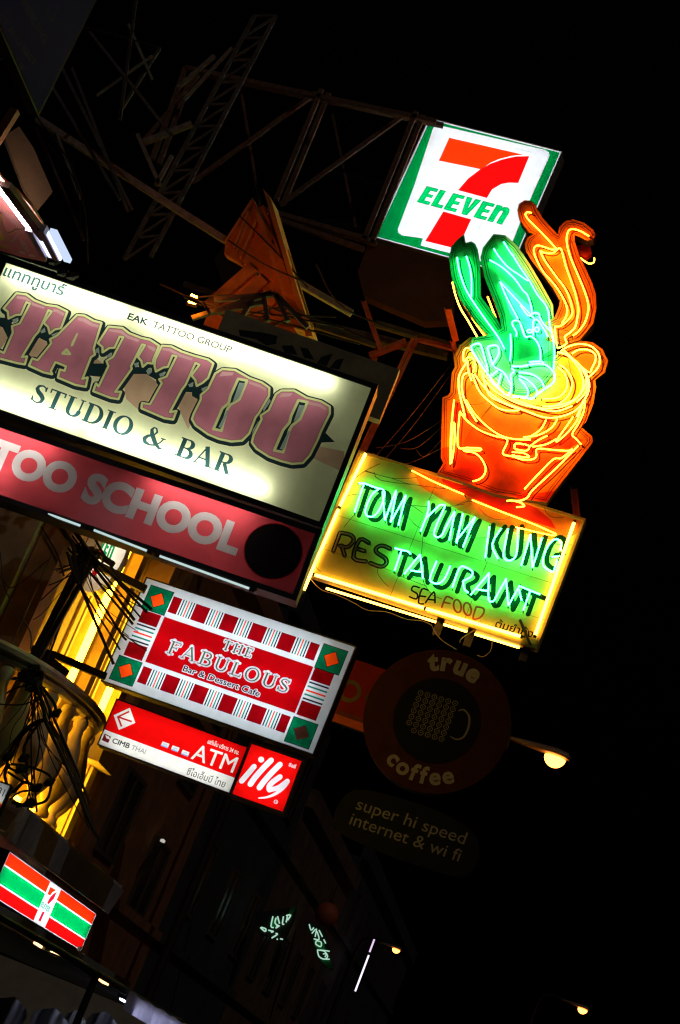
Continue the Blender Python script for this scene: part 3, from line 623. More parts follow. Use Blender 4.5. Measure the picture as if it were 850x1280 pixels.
# ---- white shield-shaped store sign half hidden by the cables
Y0 = 22.6
P = Plane(at(140, 680, Y0), 1, 1, -2, 0); k = P.px(1); V9 = Z(90, 650, 7.727)
outline = P.uvs(V9([(530,275),(500,360),(455,450),(400,530),(330,620),(250,680),(165,700),(118,680),(105,640),(120,560),(170,420),(240,260),(330,60),(430,-60),(530,-40),(590,60),(575,180)]))
root = thing('lightbox_sign', 'white shield shaped sign behind the black cables, left of the bar sign', 'sign', P.o)
L = [([P.uvs(V9([(245,245),(305,322),(270,365),(200,360)]))], 1), ([P.uvs(V9([(215,470),(260,490),(215,560),(170,540)]))], 1)]
A = P.uv(*V9([(150,190)])[0]); B_ = P.uv(*V9([(365,375)])[0]); e = (B_-A)/4.2; x = .0; h = P.uv(*V9([(420,232)])[0])-B_
for ch, wd in (('E', .62), ('L', .58), ('E', .62), ('V', .74), ('E', .62), ('n', .75)): L += [(block(P, ch, A+e*x, e, h, 0), 2)]; x += wd+.08
obj('face', art(P, outline, L, .0), [acrylic('shield_white_acrylic', (.80, .79, .72)), acrylic('shield_red_print', (.5, .005, .01)), acrylic('shield_green_print', (.0, .24, .07))], root)
cs = obj('case', MB().prism(P, outline, -.16, -.002, 0, front=False), liner, root)
obj('rim', MB().prism(P, [p*1.0 for p in outline], -.18, -.165, 0), box_dark, root)
for p0, p1 in (((118, 725), (150, 645)), ((134, 720), (158, 655))): obj('fluorescent_tube', MB().tube([P.at(*P.uv(*p0, -.1), -.1), P.at(*P.uv(*p1, -.1), -.1)], .012, 8), glow('shield_fluorescent', (1, .98, .9), 6.0), cs)
# ---- big unlit round coffee sign
P = Plane(at(546, 901, 25), 2, 2, -1, 0); k = P.px(1); V4 = Z(440, 800, 4.048)
root = thing('round_sign', 'big unlit round coffee sign with a dotted cup, in the dark below the neon sign', 'sign', P.o)
c0 = (0, 0); R0 = 92*k
def on_arc(s, q0, q1, cap, bold, up):
    u0, u1 = P.uv(*q0), P.uv(*q1); r = (u0.length+u1.length)/2; a0, a1 = math.atan2(u0.y, u0.x), math.atan2(u1.y, u1.x)
    ws = [bounds(text_tris(ch, bold)) for ch in s]; f = cap*k/CAP; wd = [b[1][0]-b[0][0] for b in ws]
    tot = sum(wd)-wd[0]/2-wd[-1]/2; gap = (abs(a1-a0)*r/f-tot)/(len(s)-1); out = []; pos = 0
    for i, ch in enumerate(s):
        if i: pos += wd[i-1]/2+wd[i]/2+gap
        a = a0+(a1-a0)*(pos*f)/(abs(a1-a0)*r); tr = text_tris(ch, bold); cx = (ws[i][0][0]+ws[i][1][0])/2
        ex = Vector((math.sin(a), -math.cos(a)))*up; ey = Vector((math.cos(a), math.sin(a)))*up; o = Vector((math.cos(a), math.sin(a)))*r-ey*cap*k*.38
        out += [[o+ex*(p[0]-cx)*f+ey*p[1]*f for p in t] for t in tr]
    return out
rings = []
for i in range(6):
    for j in range(7-(i == 0)):
        x, y = V4([(350-3+i*35-j*11.5, 268+i*10.5+j*30)])[0]
        rings += ring([disc(P.uv(x, y), 3.1*k, 10)], .75) + [disc(P.uv(x, y), .8*k, 6)]
hd = smooth([P.uv(*p).to_3d() for p in V4([(540,358),(565,353),(592,385),(590,440),(565,490),(530,503),(498,488)])], 4)
L = [([disc(c0, 55*k, 44)], 1), (rings, 3), (stroke(hd, [k*(.8+1.6*abs(math.sin(.4+2.6*i/len(hd)))) for i in range(len(hd))]), 3),
     (on_arc('true', (541.5, 828), (590.5, 844.5), 22, .05, 1), 2), (on_arc('coffee', (489.5, 951), (559.5, 969), 20, .035, -1), 2)]
# the two words sit upright along the rim
obj('face', art(P, disc(c0, R0, 64), L, .002), [mat('maroon_sheet', (.034, .012, .010), .8, 0, .3, 4, spec=.06), mat('navy_sheet', (.005, .007, .013), .8, 0, .3, 4, spec=.06), mat('dull_white_letters', (.19, .22, .27), .6), mat('dull_silver_dots', (.15, .17, .20), .6)], root)
obj('case', MB().prism(P, disc(c0, R0, 64), -.22, 0), box_dark, root, smooth_=False)
CUPS = P
# ---- unlit internet sign under it
P = Plane(at(512, 1040, 25), 2, 1, -1, 0); k = P.px(1)
ctr = [P.uv(*p).to_3d() for p in Z(400, 780, 2.5)([(108,518),(200,530),(330,570),(440,620),(490,670),(495,730),(470,775),(430,788),(330,760),(200,715),(60,650),(40,620),(60,560)])]
outl = [(p.x, p.y) for p in smooth(ctr, 3, True)]
root = thing('sign_panel', 'dark unlit sign lettered super hi speed internet and wi fi', 'sign', P.o)
L = [(text(P, 'super hi speed', (444, 1011), (580, 1055.5), 15, 0), 1), (text(P, 'internet & wi fi', (436, 1030), (573, 1077), 15, 0), 1)]
obj('face', art(P, outl, L, .002), [mat('slate_sheet', (.008, .012, .022), .8, 0, .3, 4, spec=.06), mat('faded_white_letters', (.17, .20, .26), .6)], root)
obj('case', MB().prism(P, outl, -.12, 0), box_dark, root)
# ---- red sign behind the round one
P = Plane(at(440, 866, 27), 1.35, 1.0, -1, 0); k = P.px(1)
root = thing('sign_panel', 'dull red sign with a dark ring, between the bar sign and the round sign', 'sign', P.o)
cc = P.uv(437, 864)
L = [(ring([disc(cc, 12*k, 24)], 5.0), 1), (text(P, 'e', (455, 875), (466, 878.5), 14, .05), 2), (text(P, 'กระดาษทราย', (420, 892), (458, 905), 6, .03), 2), ([n4(P, 0, 1, .88, 1)], 3)]
obj('face', art(P, n4(P, 0, 1, 0, 1), L, .002), [mat('dull_red_sheet', (.13, .011, .005), .8, 0, .25, 3, spec=.06), mat('ring_green_black', (.05, .055, .035), .4), mat('ring_black', (.03, .02, .02), .4), mat('dull_orange_band', (.3, .05, .015), .4)], root)
obj('case', MB().prism(P, n4(P, 0, 1, 0, 1), -.15, 0), box_dark, root)
# ---- yellowed sign whose top shows behind the western sign
P = Plane(at(380, 450, 18.2), 2.0, .62, 6, .5); P.o = P.at(0, -.05); k = P.px(1)
root = thing('sign_panel', 'dim yellowed sign with dark slanted letters behind the big yellow sign', 'sign', P.o)
L = [([P.uvs(q)], 1) for q in ([(298,412),(330,416),(347,420),(345,430),(333,432),(320,424),(300,420)], [(352,432),(366,432),(372,444),(356,441)], [(375,434),(385,436),(393,450),(380,447)], [(402,446),(416,442),(408,458),(396,454)], [(420,450),(430,448),(424,462),(412,460)])]
obj('face', art(P, n4(P, 0, 1, 0, 1), L, .002), [mat('yellowed_sheet', (.42, .34, .18), .5, 0, .4, 3), black], root)
obj('case', MB().prism(P, n4(P, 0, 1, 0, 1), -.14, 0), box_dark, root)
# ---- dark banner at the top left, facing the street
c = on_x(48.7, 141, -5.2)
P = Plane((-5.2, c.y-2.6, c.z+1.5), 5.2, 3.0, 90, 0); k = P.px(1)
root = thing('hanging_banner', 'dark violet banner with faint gold lettering at the top left corner', 'banner', P.o)
L = [(text(P, 'TATTOO PIERCING', (-6, -52), (55, 56), 12, .03), 1), (text(P, 'BLACK AND GREY', (-14, 5), (42, 84), 9, .02), 1), (text(P, 'COVER UP', (-10, 36), (28, 92), 8, .02), 1),
     (stroke(P.uvs([(72, 4), (66, 27), (58, 18), (62, 8)]), 3*k), 1)]
obj('face', art(P, n4(P, 0, 1, 0, 1), L, .002), [mat('violet_vinyl', (.15, .14, .36), .9, 0, .3, 1.5, .1, spec=.05), mat('faint_gold_print', (.20, .17, .24), .8)], root)
obj('frame', MB().pbox(P, -2.62, 2.62, -1.52, 1.52, -.08, 0), steel_dark, root)
# ---- lit poster at the left edge with its lamps
P = Plane(on_x(52, 316, -6.4)); P.ex, P.ey, P.n = Vector((1, 0, 0)), Vector((0, -1, 0)), Vector((0, 0, -1)); k = P.px(1)
Q8 = Z(0, 190, 8)
root = thing('poster_board', 'lit coral and amber printed awning sheet at the left edge above the yellow sign', 'poster', P.o)
L = [([P.uvs(q)], 1) for q in (Q8([(-300,640),(0,780),(60,870),(0,890),(-300,800)]), Q8([(-300,820),(0,920),(80,945),(90,970),(0,950),(-300,850)]))]
L += [(stroke(smooth([P.uv(*p).to_3d() for p in Q8([(5,600),(25,720),(60,795),(120,800),(165,770),(240,770)])], 4), 2.6*k), 2), (stroke(smooth([P.uv(*p).to_3d() for p in Q8([(8,620),(28,730),(62,800),(120,805),(165,776)])], 4), 1.4*k), 1),
      (stroke(P.uvs(Q8([(120,900),(190,810)])), 1.0*k), 3), (stroke(P.uvs(Q8([(10,790),(120,900)])), 1.0*k), 3)]
for i in range(9): L += [(stroke(P.uvs(Q8([(20+i*24, 560+i*18), (60+i*22, 640+i*22)])), .6*k), 3), (stroke(P.uvs(Q8([(200+i*9, 860+i*8), (215+i*9, 950+i*6)])), .6*k), 3)]
L += [([P.uvs(Q8([(190,985),(250,995),(255,1020),(195,1010)]))], 3), ([P.uvs(Q8([(285,1015),(350,1030),(360,1050),(290,1040)]))], 3)]
outp = P.uvs(Q8([(-420,-260),(-300,-160),(0,330),(335,790),(385,900),(460,1100),(200,1045),(0,985),(-420,850)]))
obj('face', art(P, outp, L, .002), [mat('coral_print', (.85, .26, .19), .5, 0, .35, 2.5), mat('amber_print', (.8, .50, .05), .5), mat('brown_print', (.12, .06, .03), .5), mat('pale_print', (.85, .62, .5), .5)], root)
obj('backing', MB().prism(P, outp, -.03, 0), steel_dark, root)
obj('side_sheet', MB().prism(P, P.uvs(Q8([(-100,60),(40,258),(180,370),(330,530),(430,690),(440,740),(385,740),(130,420),(-100,110)]), .02), .02, .04), mat('orange_side_sheet', (.80, .34, .16), .5, 0, .3, 4), root)
lamp_w = glow('violet_white_tube', (1.0, .93, 1.12), 70.0)
for i, (p0, p1, lab) in enumerate(((Q8([(-60,290)])[0], Q8([(312,788)])[0], 'long bright tube lamp under the coral printed sheet'), (Q8([(410,790)])[0], Q8([(555,1050)])[0], 'broad bright lamp just right of the coral printed sheet'), (Q8([(530,790)])[0], Q8([(680,1085)])[0], 'narrow bluish lamp at the right end beside the coral printed sheet'))):
    wv = .09; a, b = P.at(*P.uv(*p0, wv), wv), P.at(*P.uv(*p1, wv), wv); d = (b-a).normalized()
    r_ = thing('tube_lamp', lab, 'lamp', a, 'lamps around the coral printed sheet')
    if i == 0:
        obj('tube', MB().tube([a, b], .02, 10), lamp_w, r_)
        s_ = Vector((.10, 0, .0)); obj('housing', MB().bar(a+s_, b+s_+d*.08, .10, .05), mat('brown_lamp_housing', (.30, .17, .10), .5), r_)
    else:
        obj('tube', MB().bar(a, b, .12 if i == 1 else .06, .04), glow('cold_panel_light', (.82, .86, 1.12), 2.2) if i == 1 else glow('bluish_panel_light', (.62, .74, 1.0), 1.0), r_)
        s_ = Vector((-.10, 0, 0)); obj('housing', MB().bar(a+s_, b+s_, .06, .07), mat('grey_lamp_housing', (.40, .38, .48), .5), r_)
# ---- small white sign at the left edge, lower down
P = Plane(at(-26, 991, 20.0), .60, .40, 4, 0); k = P.px(1)
L = [(text(P, 'นวด 318', (-24, 985), (10, 998), 9, .01), 1), ([disc(P.uv(-1.5, 1008), 6*k, 16)], 2), ([disc(P.uv(-1.5, 1008), 4*k, 16)], 3)]
lightbox('small white lit sign with grey writing cut off by the left edge', P, .12, L, [acrylic('small_white_acrylic', (.75, .77, .76)), acrylic('grey_writing', (.06, .06, .07)), acrylic('yellow_dot', (.8, .6, .2)), acrylic('red_dot', (.7, .02, .02))], [(-.26, 0, .26, 0)], glow('small_sign_fluorescent', (1, 1, 1), 4.0), .012, .01)
# ================================================================== NEON RESTAURANT SIGN
P = NP = Plane((-3.309, 20.5, 8.188), 2.774, 1.585, -4.87, -.67); k = P.px(1)
A_ = Z(430, 560, 5.6667); B_ = Z(570, 600, 5.3125); C_ = Z(500, 680, 4.25); D_ = Z(380, 650, 5.3125)
E_ = Z(530, 240, 3.4); Fz = Z(530, 400, 3.4); G_ = Z(550, 250, 7.727); H_ = Z(640, 250, 7.727); I_ = Z(550, 380, 7.727); J_ = Z(650, 380, 7.083); K_ = Z(545, 500, 7.727); L_ = Z(640, 500, 7.727)
neon = thing('neon_sign', 'neon restaurant sign with a green shrimp in an orange soup pot over its board', 'sign', P.o)
n_green = glow('mint_neon', (.40, 15.0, 3.6), 2.4); n_cyan = glow('aqua_neon', (.48, 13.0, 5.0), 2.0)
n_amber = glow('amber_neon', (9.0, 2.3, .10), 3.0); n_gold = glow('golden_neon', (8.0, 4.0, .24), 2.0); n_edge = glow('edge_tube_glow', (9.0, 4.4, .5), 1.3)
glass = mat('dead_neon_glass', (.20, .16, .12), .25, 0, .2); electrode = mat('blackened_electrode', (.02, .018, .016), .5)
pt_yel = mat('yellow_board_paint', (.74, .60, .13), .55, 0, .32, 1.7); pt_grn = mat('dark_green_letter_paint', (.003, .020, .008), .8, 0, .4, 8, spec=.05); pt_blk = mat('black_letter_paint', (.008, .007, .005), .8, 0, .3, 9, spec=.05)
pt_red = mat('red_letter_paint', (.40, .05, .015), .5); pt_ora = mat('orange_pot_paint', (.85, .21, .02), .5, 0, .4, 3.5); pt_hot = mat('red_pot_paint', (.85, .075, .01), .5, 0, .4, 3.5); pt_dred = mat('deep_red_paint', (.66, .014, .01), .5, 0, .3, 3)
pt_mint = mat('green_leaf_paint', (.10, .66, .20), .5, 0, .35, 4); pt_amblit = mat('shrimp_amber_light_paint', (.80, .62, .20), .5, 0, .2, 2.5); pt_pgreen = mat('shrimp_green_paint', (.03, .50, .12), .5, 0, .4, 4); pt_amb = mat('amber_smoke_paint', (.82, .34, .035), .5, 0, .4, 3.5); rim_dark = mat('panel_edge_dark', (.06, .03, .02), .6)  # the pale shrimp tone has the yellow tubes' light painted in
pt_soup = mat('soup_gold_paint', (.82, .45, .05), .5, 0, .2, 3)
hw, hh = P.w/2, P.h/2
def tubes(parent, lst, Zf, wv, M, r=.0078, soft=5, name='neon_tube'):
    for pts in lst:
        mb = MB(); q = [P.at(*P.uv(x, y, wv), wv) for x, y in Zf(pts)] if Zf else [P.at(*P.uv(x, y, wv), wv) for x, y in pts]
        c = smooth(q, soft); mb.tube(c, r, 7, 0)
        # blacked-out ends bent back to the board, and a glass stand in the middle
        for e, nx in ((c[0], c[1]), (c[-1], c[-2])):
            t = (e-nx).normalized(); mb.tube([e, e+t*.012, e+t*.014-P.n*.055], r*.9, 6, 1)
        md = c[len(c)//2]; mb.tube([md-P.n*.004, md-P.n*.06], .005, 5, 1)
        obj(name, mb, [M, electrode], parent, smooth_=True)
# --- painted lettering (in the board) and the tubes in front of it
TOM = [[(105,250),(150,252),(200,272),(250,288)], [(140,258),(112,340),(75,455)]]
TOMc = [[(250,288),(195,335),(152,435),(162,478),(205,485),(248,440),(278,370),(288,318),(272,292),(250,288)], [(274,310),(282,420),(290,512)], ]
TOMs = [[(290,512),(362,315),(370,318)], [(370,318),(330,526)], [(330,526),(438,334)], [(440,335),(385,548)]]
YUMs = [[(600,378),(597,440),(578,500),(542,592)], [(578,500),(672,410),(690,404),(715,412),(672,505),(640,590),(640,618),(662,632),(695,615),(722,560),(784,448)], [(745,655),(785,455)], [(784,452),(790,672)]]
YUMb = [[(0,415),(47,222)], [(47,222),(4,420)], [(5,400),(126,246)], [(128,248),(46,446)]]
KUNGs = [[(222,310),(205,430),(194,518)], [(300,322),(240,428),(280,524)], [(345,325),(318,470),(320,518),(350,536),(386,520),(404,470),(413,318)], [(432,570),(495,362)], [(495,362),(508,582)], [(508,582),(572,382)],
         [(692,470),(698,425),(680,396),(648,398),(610,440),(580,515),(580,568),(612,597),(648,605),(672,530)], [(636,512),(690,504)]]
ATs = [[(360,710),(410,722),(455,733),(472,752)], [(408,725),(358,870)]]
RCs = [[(22,160),(98,66),(108,68),(122,185)], [(55,140),(120,150)], [(195,90),(160,178),(170,203),(205,210),(238,182),(268,115)], [(278,232),(318,125),(358,128),(386,148),(376,175),(335,196)], [(335,196),(342,240),(364,258)], [(375,270),(465,165),(472,168),(470,295),(498,304)], [(405,240),(470,250)], [(498,304),(558,195),(564,197),(575,328)], [(575,328),(636,220)], [(640,225),(690,246),(745,268)], [(692,250),(655,352)], [(632,240),(646,300)]]
RESd = [[(195,205),(240,85)], [(240,85),(310,100),(330,135),(290,180),(240,170)], [(250,170),(270,235)], [(430,152),(370,130),(328,250),(410,275)], [(350,190),(400,206)], [(570,190),(520,170),(482,185),(482,215),(540,255),(545,290),(510,310),(440,285)]]
SEA = [[(102,232),(72,224),(62,245),(92,266),(86,292),(50,280)], [(150,246),(116,240),(98,310),(125,318)], [(106,276),(136,280)], [(135,312),(180,254),(186,312)], [(150,294),(184,298)]]
FOOD = [[(280,292),(246,280),(222,336)], [(235,310),(265,316)]] + [[(cx+20*math.cos(a)*1.0+4*math.sin(a), cy_+34*math.sin(a)) for a in [2*math.pi*i/12 for i in range(13)]] for cx, cy_ in ((305, 330), (358, 346))] + [[(405,334),(388,396),(424,392),(446,362),(440,340),(405,334)]]
def paint(lst, Zf, wd, dx, dy):
    out = []
    for pts in lst:
        q = smooth([P.uv(x+dx, y+dy, 0).to_3d() for x, y in Zf(pts)], 3); out += stroke([(p.x, p.y) for p in q], wd*k)
    return out
greens = paint(TOM+TOMc+TOMs+YUMs, A_, 6, 5.6, 4.4)+paint(YUMb+[], B_, 6, 5.6, 4.4)+paint(KUNGs, B_, 6, 5, -2.5)+paint(ATs, A_, 6.2, 6, 5)+paint(RCs, C_, 6.2, 6, 5)
plate = P.uvs(Fz([(70,655),(180,700),(270,738),(400,765),(480,800),(540,850),(560,888),(480,862),(330,808),(180,745),(80,690)]))
top_o = [(-hw*.52, hh), (-hw*.40, hh*.78), (0, hh*.60), (hw*.45, hh*.52), (hw*.9, hh*.6), (hw, hh*.8), (hw, hh)]
lay = [([top_o], 4), (paint([[(-10,0),(20,40),(170,62)]], Z(470,590,4), .8, 0, 0), 2), ([plate], 5), (greens, 1), (paint(RESd, D_, 6.2, 0, 0), 2), (paint(SEA, C_, 2.2, 0, 0), 2), (paint(FOOD, C_, 2.4, 0, 0), 3), (text(P, 'ต้มยำกุ้ง', (618, 783.5), (665, 797), 9, .02), 2)]
# fine seams between the sheets of the board
seams = [stroke([P.ab(.36, 0), P.ab(.36, 1)], .005), stroke([P.ab(.69, .3), P.ab(.69, 1)], .005), stroke([P.ab(0, .52), P.ab(1, .52)], .004), stroke([P.ab(0, .80), P.ab(1, .80)], .004)]
lay.insert(1, ([q for s in seams for q in s], 2))
board = obj('board', art(P, [(-hw, -hh), (hw, -hh), (hw, hh), (-hw, hh)], lay, 0), [pt_yel, pt_grn, pt_blk, pt_red, pt_ora, pt_dred], neon)
mb = MB().pbox(P, -hw, hw, -hh, hh, -.13, -.003)
obj('board_case', mb, steel_grey, neon)
mb = MB(); q = .035
for a0, a1, b0, b1 in ((-hw-q, -hw, -hh-q, hh+q), (hw, hw+q, -hh-q, hh+q), (-hw, hw, -hh-q, -hh), (-hw, hw, hh, hh+q)): mb.pbox(P, a0, a1, b0, b1, -.14, .015)
obj('board_frame', mb, mat('yellow_edge_paint', (.62, .42, .10), .5, 0, .4, 6), neon)
W = .075
tubes(board, TOM+TOMs, A_, W, n_green, soft=3); tubes(board, TOMc, A_, W, n_green)
tubes(board, YUMs[:2], A_, W, n_green, soft=4); tubes(board, YUMs[2:3], A_, W, n_green, soft=2); tubes(board, YUMb, B_, W, n_green, soft=2); tubes(board, KUNGs, B_, W, n_green, soft=3)
tubes(board, ATs, A_, W, n_green, soft=3); tubes(board, RCs, C_, W, n_green, soft=3)
tubes(board, RESd, D_, .05, glass, .010, 3)
# --- straight tubes along the board edges
for p0, p1, M, wv, rr in (((457, 567), (425, 633), n_edge, .06, .018), ((423, 637), (379.5, 738), n_edge, .02, .018), ((394, 718.5), (530, 760), n_edge, .05, .018), ((533, 761), (650.5, 795.5), n_edge, .05, .018), ((717.5, 653.5), (669, 794), n_edge, .05, .018)):
    a, b = P.at(*P.uv(*p0, wv), wv), P.at(*P.uv(*p1, wv), wv); d = (b-a).normalized()
    mb = MB().tube([a, b], rr, 9).tube([a-d*.03, a], rr*1.15, 8, 1).tube([b, b+d*.03], rr*1.15, 8, 1)
    obj('edge_tube', mb, [M, electrode], board, smooth_=False)
wb = -.12
mb = MB()
a, b = P.at(*P.uv(408, 735.5, wb), wb), P.at(*P.uv(649, 809.5, wb), wb)
obj('edge_tube', mb.tube([a, b], .014, 8), n_edge, board)
tubes(board, [[(480,160),(530,185),(650,245),(850,330)]], A_, .06, n_amber)
tubes(board, [[(205,765),(330,815),(460,865),(540,900),(560,910),(545,915),(480,902),(390,880)]], Fz, .06, n_amber)
# --- soup pot panel
pot = P.uvs(Fz([(200,88),(155,125),(130,175),(136,215),(122,240),(116,322),(106,335),(82,345),(76,600),(88,622),(60,664),(180,705),(300,752),(420,775),(525,790),(560,740),(720,535),(716,508),(672,472),(692,445),(722,372),(734,300),(730,270),(770,240),(785,190),(760,140),(720,112),(660,103),(610,122),(560,170),(400,160),(300,100)]))
hot = P.uvs(Fz([(78,560),(140,545),(150,400),(250,480),(340,505),(420,525),(540,495),(640,470),(640,545),(520,690),(430,770),(300,750),(88,690)]))
ball = P.uvs(Fz([(120,600),(160,560),(205,560),(250,585),(268,630),(255,670),(215,700),(160,690),(125,655)]))
redstrip = [P.uvs(q) for q in (K_([(175,60),(240,55),(280,160),(210,300),(205,440),(190,480)]), K_([(270,140),(420,200),(580,330),(690,385),(560,340),(400,270),(290,190)]), L_([(330,190),(420,190),(330,290),(250,310)]), L_([(560,330),(690,430),(560,500),(240,480),(180,440),(360,440),(500,400)]), Fz([(350,508),(480,540),(478,585),(430,600),(332,572)]), L_([(200,870),(440,640),(560,560),(600,520),(590,560),(290,880),(130,990),(0,985),(80,970)]), Fz([(410,770),(380,760),(440,755),(560,740),(525,788)]))]
soup = P.uvs(Fz([(215,225),(180,170),(200,110),(300,90),(420,120),(560,140),(660,190),(695,250),(690,310),(640,370),(560,392),(460,372),(360,335),(270,285)]))
JOBS = []
def job(*a, **kw): JOBS.append((a, kw))
pt_line_r = mat('dark_red_outline_tube_shadow', (.11, .004, .002), .8, spec=.05); pt_line_g = mat('dark_green_outline_tube_shadow', (.004, .07, .024), .8, spec=.05)  # for painted tube shadows and the panels' own edge outlines
def inset(poly, d):
    s_ = 1 if area(poly) > 0 else -1; out = []; N = len(poly)
    for i in range(N):
        a, b, c = Vector(poly[i-1]), Vector(poly[i]), Vector(poly[(i+1) % N])
        n1 = Vector((-(b-a).y, (b-a).x)).normalized(); n2 = Vector((-(c-b).y, (c-b).x)).normalized(); n_ = (n1+n2)
        out.append(b+(n_.normalized() if n_.length > .1 else n1)*d*s_)
    return out
def tube_shadow(wv, wd, dx, dy):  # shade beside each tube, painted on its panel as an offset line
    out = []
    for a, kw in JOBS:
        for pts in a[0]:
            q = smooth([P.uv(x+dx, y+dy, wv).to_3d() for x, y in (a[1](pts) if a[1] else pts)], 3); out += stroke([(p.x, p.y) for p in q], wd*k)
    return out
pw = .10
JOBS = []
W2 = pw+.085
job([[(215,230),(260,290),(330,345),(430,385),(520,415),(600,405),(660,370),(700,300),(695,240),(660,190),(610,150),(575,138)], [(240,215),(290,270),(350,320),(420,350),(500,375),(580,370),(640,340),(680,290),(690,240)], [(245,240),(300,300),(380,345),(470,372),(560,388),(630,365)]], Fz, W2, n_gold, soft=4)
job([[(200,840),(330,830),(400,770),(420,690),(390,610),(330,555)], [(200,905),(320,895),(420,820),(460,720),(450,640),(400,570),(345,535)], [(350,430),(400,390),(480,360),(560,355),(640,380),(700,450),(700,540),(660,600),(605,650)], [(460,440),(520,405),(600,405),(660,440),(670,490),(640,560),(595,598),(390,410)], [(330,430),(400,440),(500,540),(550,640),(555,740),(500,830),(400,880),(250,912)], [(530,550),(590,660),(580,780),(500,870)], [(600,660),(605,760),(560,870),(500,1000)]], J_, W2, n_gold, soft=4)
job([[(285,425),(245,430),(225,480),(232,555),(270,515),(310,520),(335,570),(322,660)], [(270,545),(190,680),(180,800),(210,960),(240,1080)], [(265,550),(275,640),(305,742)], [(270,660),(220,700),(212,830),(250,960),(350,1130)], [(310,675),(380,840),(500,960),(600,1020),(735,1030),(750,1012),(600,950),(470,870),(405,660)]], I_, W2, n_gold, soft=4)
job([[(290,0),(380,140),(500,260),(620,340),(740,375),(850,380)], [(240,0),(262,90),(280,160)], [(300,40),(340,120),(395,208)], [(850,575),(740,545),(645,515),(690,385),(560,345),(420,290),(300,200),(242,130),(228,135),(210,440),(300,460),(420,465),(425,488),(280,482),(278,494),(370,510),(440,570),(480,660),(460,730),(410,770),(355,785)], [(175,0),(145,300),(138,620)], [(175,215),(150,400),(143,610),(165,520),(180,380),(182,230)], [(755,470),(772,422),(850,430)]], K_, W2, n_amber, soft=4)
job([[(0,540),(100,575),(200,572),(235,540),(245,472),(400,482),(545,490),(582,470)], [(20,470),(38,420),(160,440),(140,490),(30,475)], [(0,503),(110,512),(168,552),(60,545),(0,530)], [(640,440),(430,655),(200,870),(150,940),(80,972),(0,972)], [(120,860),(260,710),(400,572),(480,560),(582,475)], [(708,0),(690,120),(640,230),(582,330),(620,375),(668,430)], [(690,0),(640,170),(575,270),(500,350),(422,402),(530,250),(590,160)], [(440,180),(380,270),(250,340),(110,358)], [(330,190),(280,280),(180,350),(110,360),(180,385),(0,375)], [(200,452),(330,428),(430,375)], [(170,450),(250,390),(340,345)], [(-50,975),(0,972),(80,990),(120,1025),(42,1035)]], L_, W2, n_amber, soft=4)
fb = art(P, pot, [([hot], 1), ([soup], 3), (redstrip, 2), ([ball], 2)] + [(tube_shadow(pw, 1.9, 4.2, 4.4), 5), (ring([inset(pot, 4.0*k)], 1.0)+ring([inset(pot, 7.0*k)], .7), 5)], pw); fb.prism(P, pot, -.02, pw-.001, 4, front=False)
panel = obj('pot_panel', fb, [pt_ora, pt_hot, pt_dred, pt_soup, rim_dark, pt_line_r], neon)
for j in JOBS: tubes(panel, *j[0], **j[1])
# --- smoke panel
smoke = P.uvs(H_([(60,150),(75,90),(130,55),(190,60),(240,100),(255,150),(300,220),(360,290),(430,365),(448,385),(465,310),(520,255),(600,240),(700,270),(790,340),(815,390),(790,430),(730,445),(660,410),(612,390),(610,440),(650,570),(720,720),(780,850),(815,960),(820,1100),(790,1240),(720,1330),(660,1400),(500,1450),(330,1400),(330,1230),(420,1180),(460,1080),(470,1020),(400,900),(320,790),(200,640),(140,540),(130,480),(160,410),(225,380),(170,365),(90,255)]))
sm_in = P.uvs(H_([(250,480),(330,520),(430,490),(470,480),(560,720),(640,1000),(640,1200),(420,1220),(550,1150),(540,950),(400,760),(300,600)]))
sw = .13
JOBS = []
W3 = sw+.065
job([[(190,125),(150,118),(130,140),(160,190),(290,320),(420,460),(425,470),(380,478),(300,450),(240,440),(210,480),(230,560),(300,690),(420,830),(500,960),(532,1050),(520,1130),(480,1190)], [(270,490),(320,512),(390,512),(430,485),(455,465),(480,490),(520,640),(570,780),(610,900),(640,1040),(636,1140)], [(270,490),(320,590),(420,730),(510,850),(560,960),(582,1080),(550,1150),(470,1215),(410,1222)], [(745,350),(660,300),(580,280),(540,310),(528,400),(560,540),(630,710),(700,880),(735,1000),(735,1080),(700,1190),(640,1270),(590,1310)]], H_, W3, n_amber, soft=4)
job([[(514,90),(490,200),(440,255),(396,290),(412,350),(350,385),(328,378),(310,240),(308,202)]], J_, W3, n_gold, soft=3)
job([[(640,545),(700,590),(750,615),(790,600),(795,560)]], H_, .04, n_gold, soft=4)
fb = art(P, smoke, [([sm_in], 1)] + [(tube_shadow(sw, 1.8, 4.2, 3.2), 3), (ring([inset(smoke, 4.0*k)], 1.0)+ring([inset(smoke, 7.0*k)], .7), 3)], sw); fb.prism(P, smoke, -.02, sw-.001, 2, front=False)
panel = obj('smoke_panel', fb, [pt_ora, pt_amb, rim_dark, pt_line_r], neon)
for j in JOBS: tubes(panel, *j[0], **j[1])
obj('unlit_hook', MB().prism(P, P.uvs(H_([(625,450),(680,440),(760,455),(770,520),(720,560),(660,540)]), -.05), -.12, -.03), pt_dred, neon)
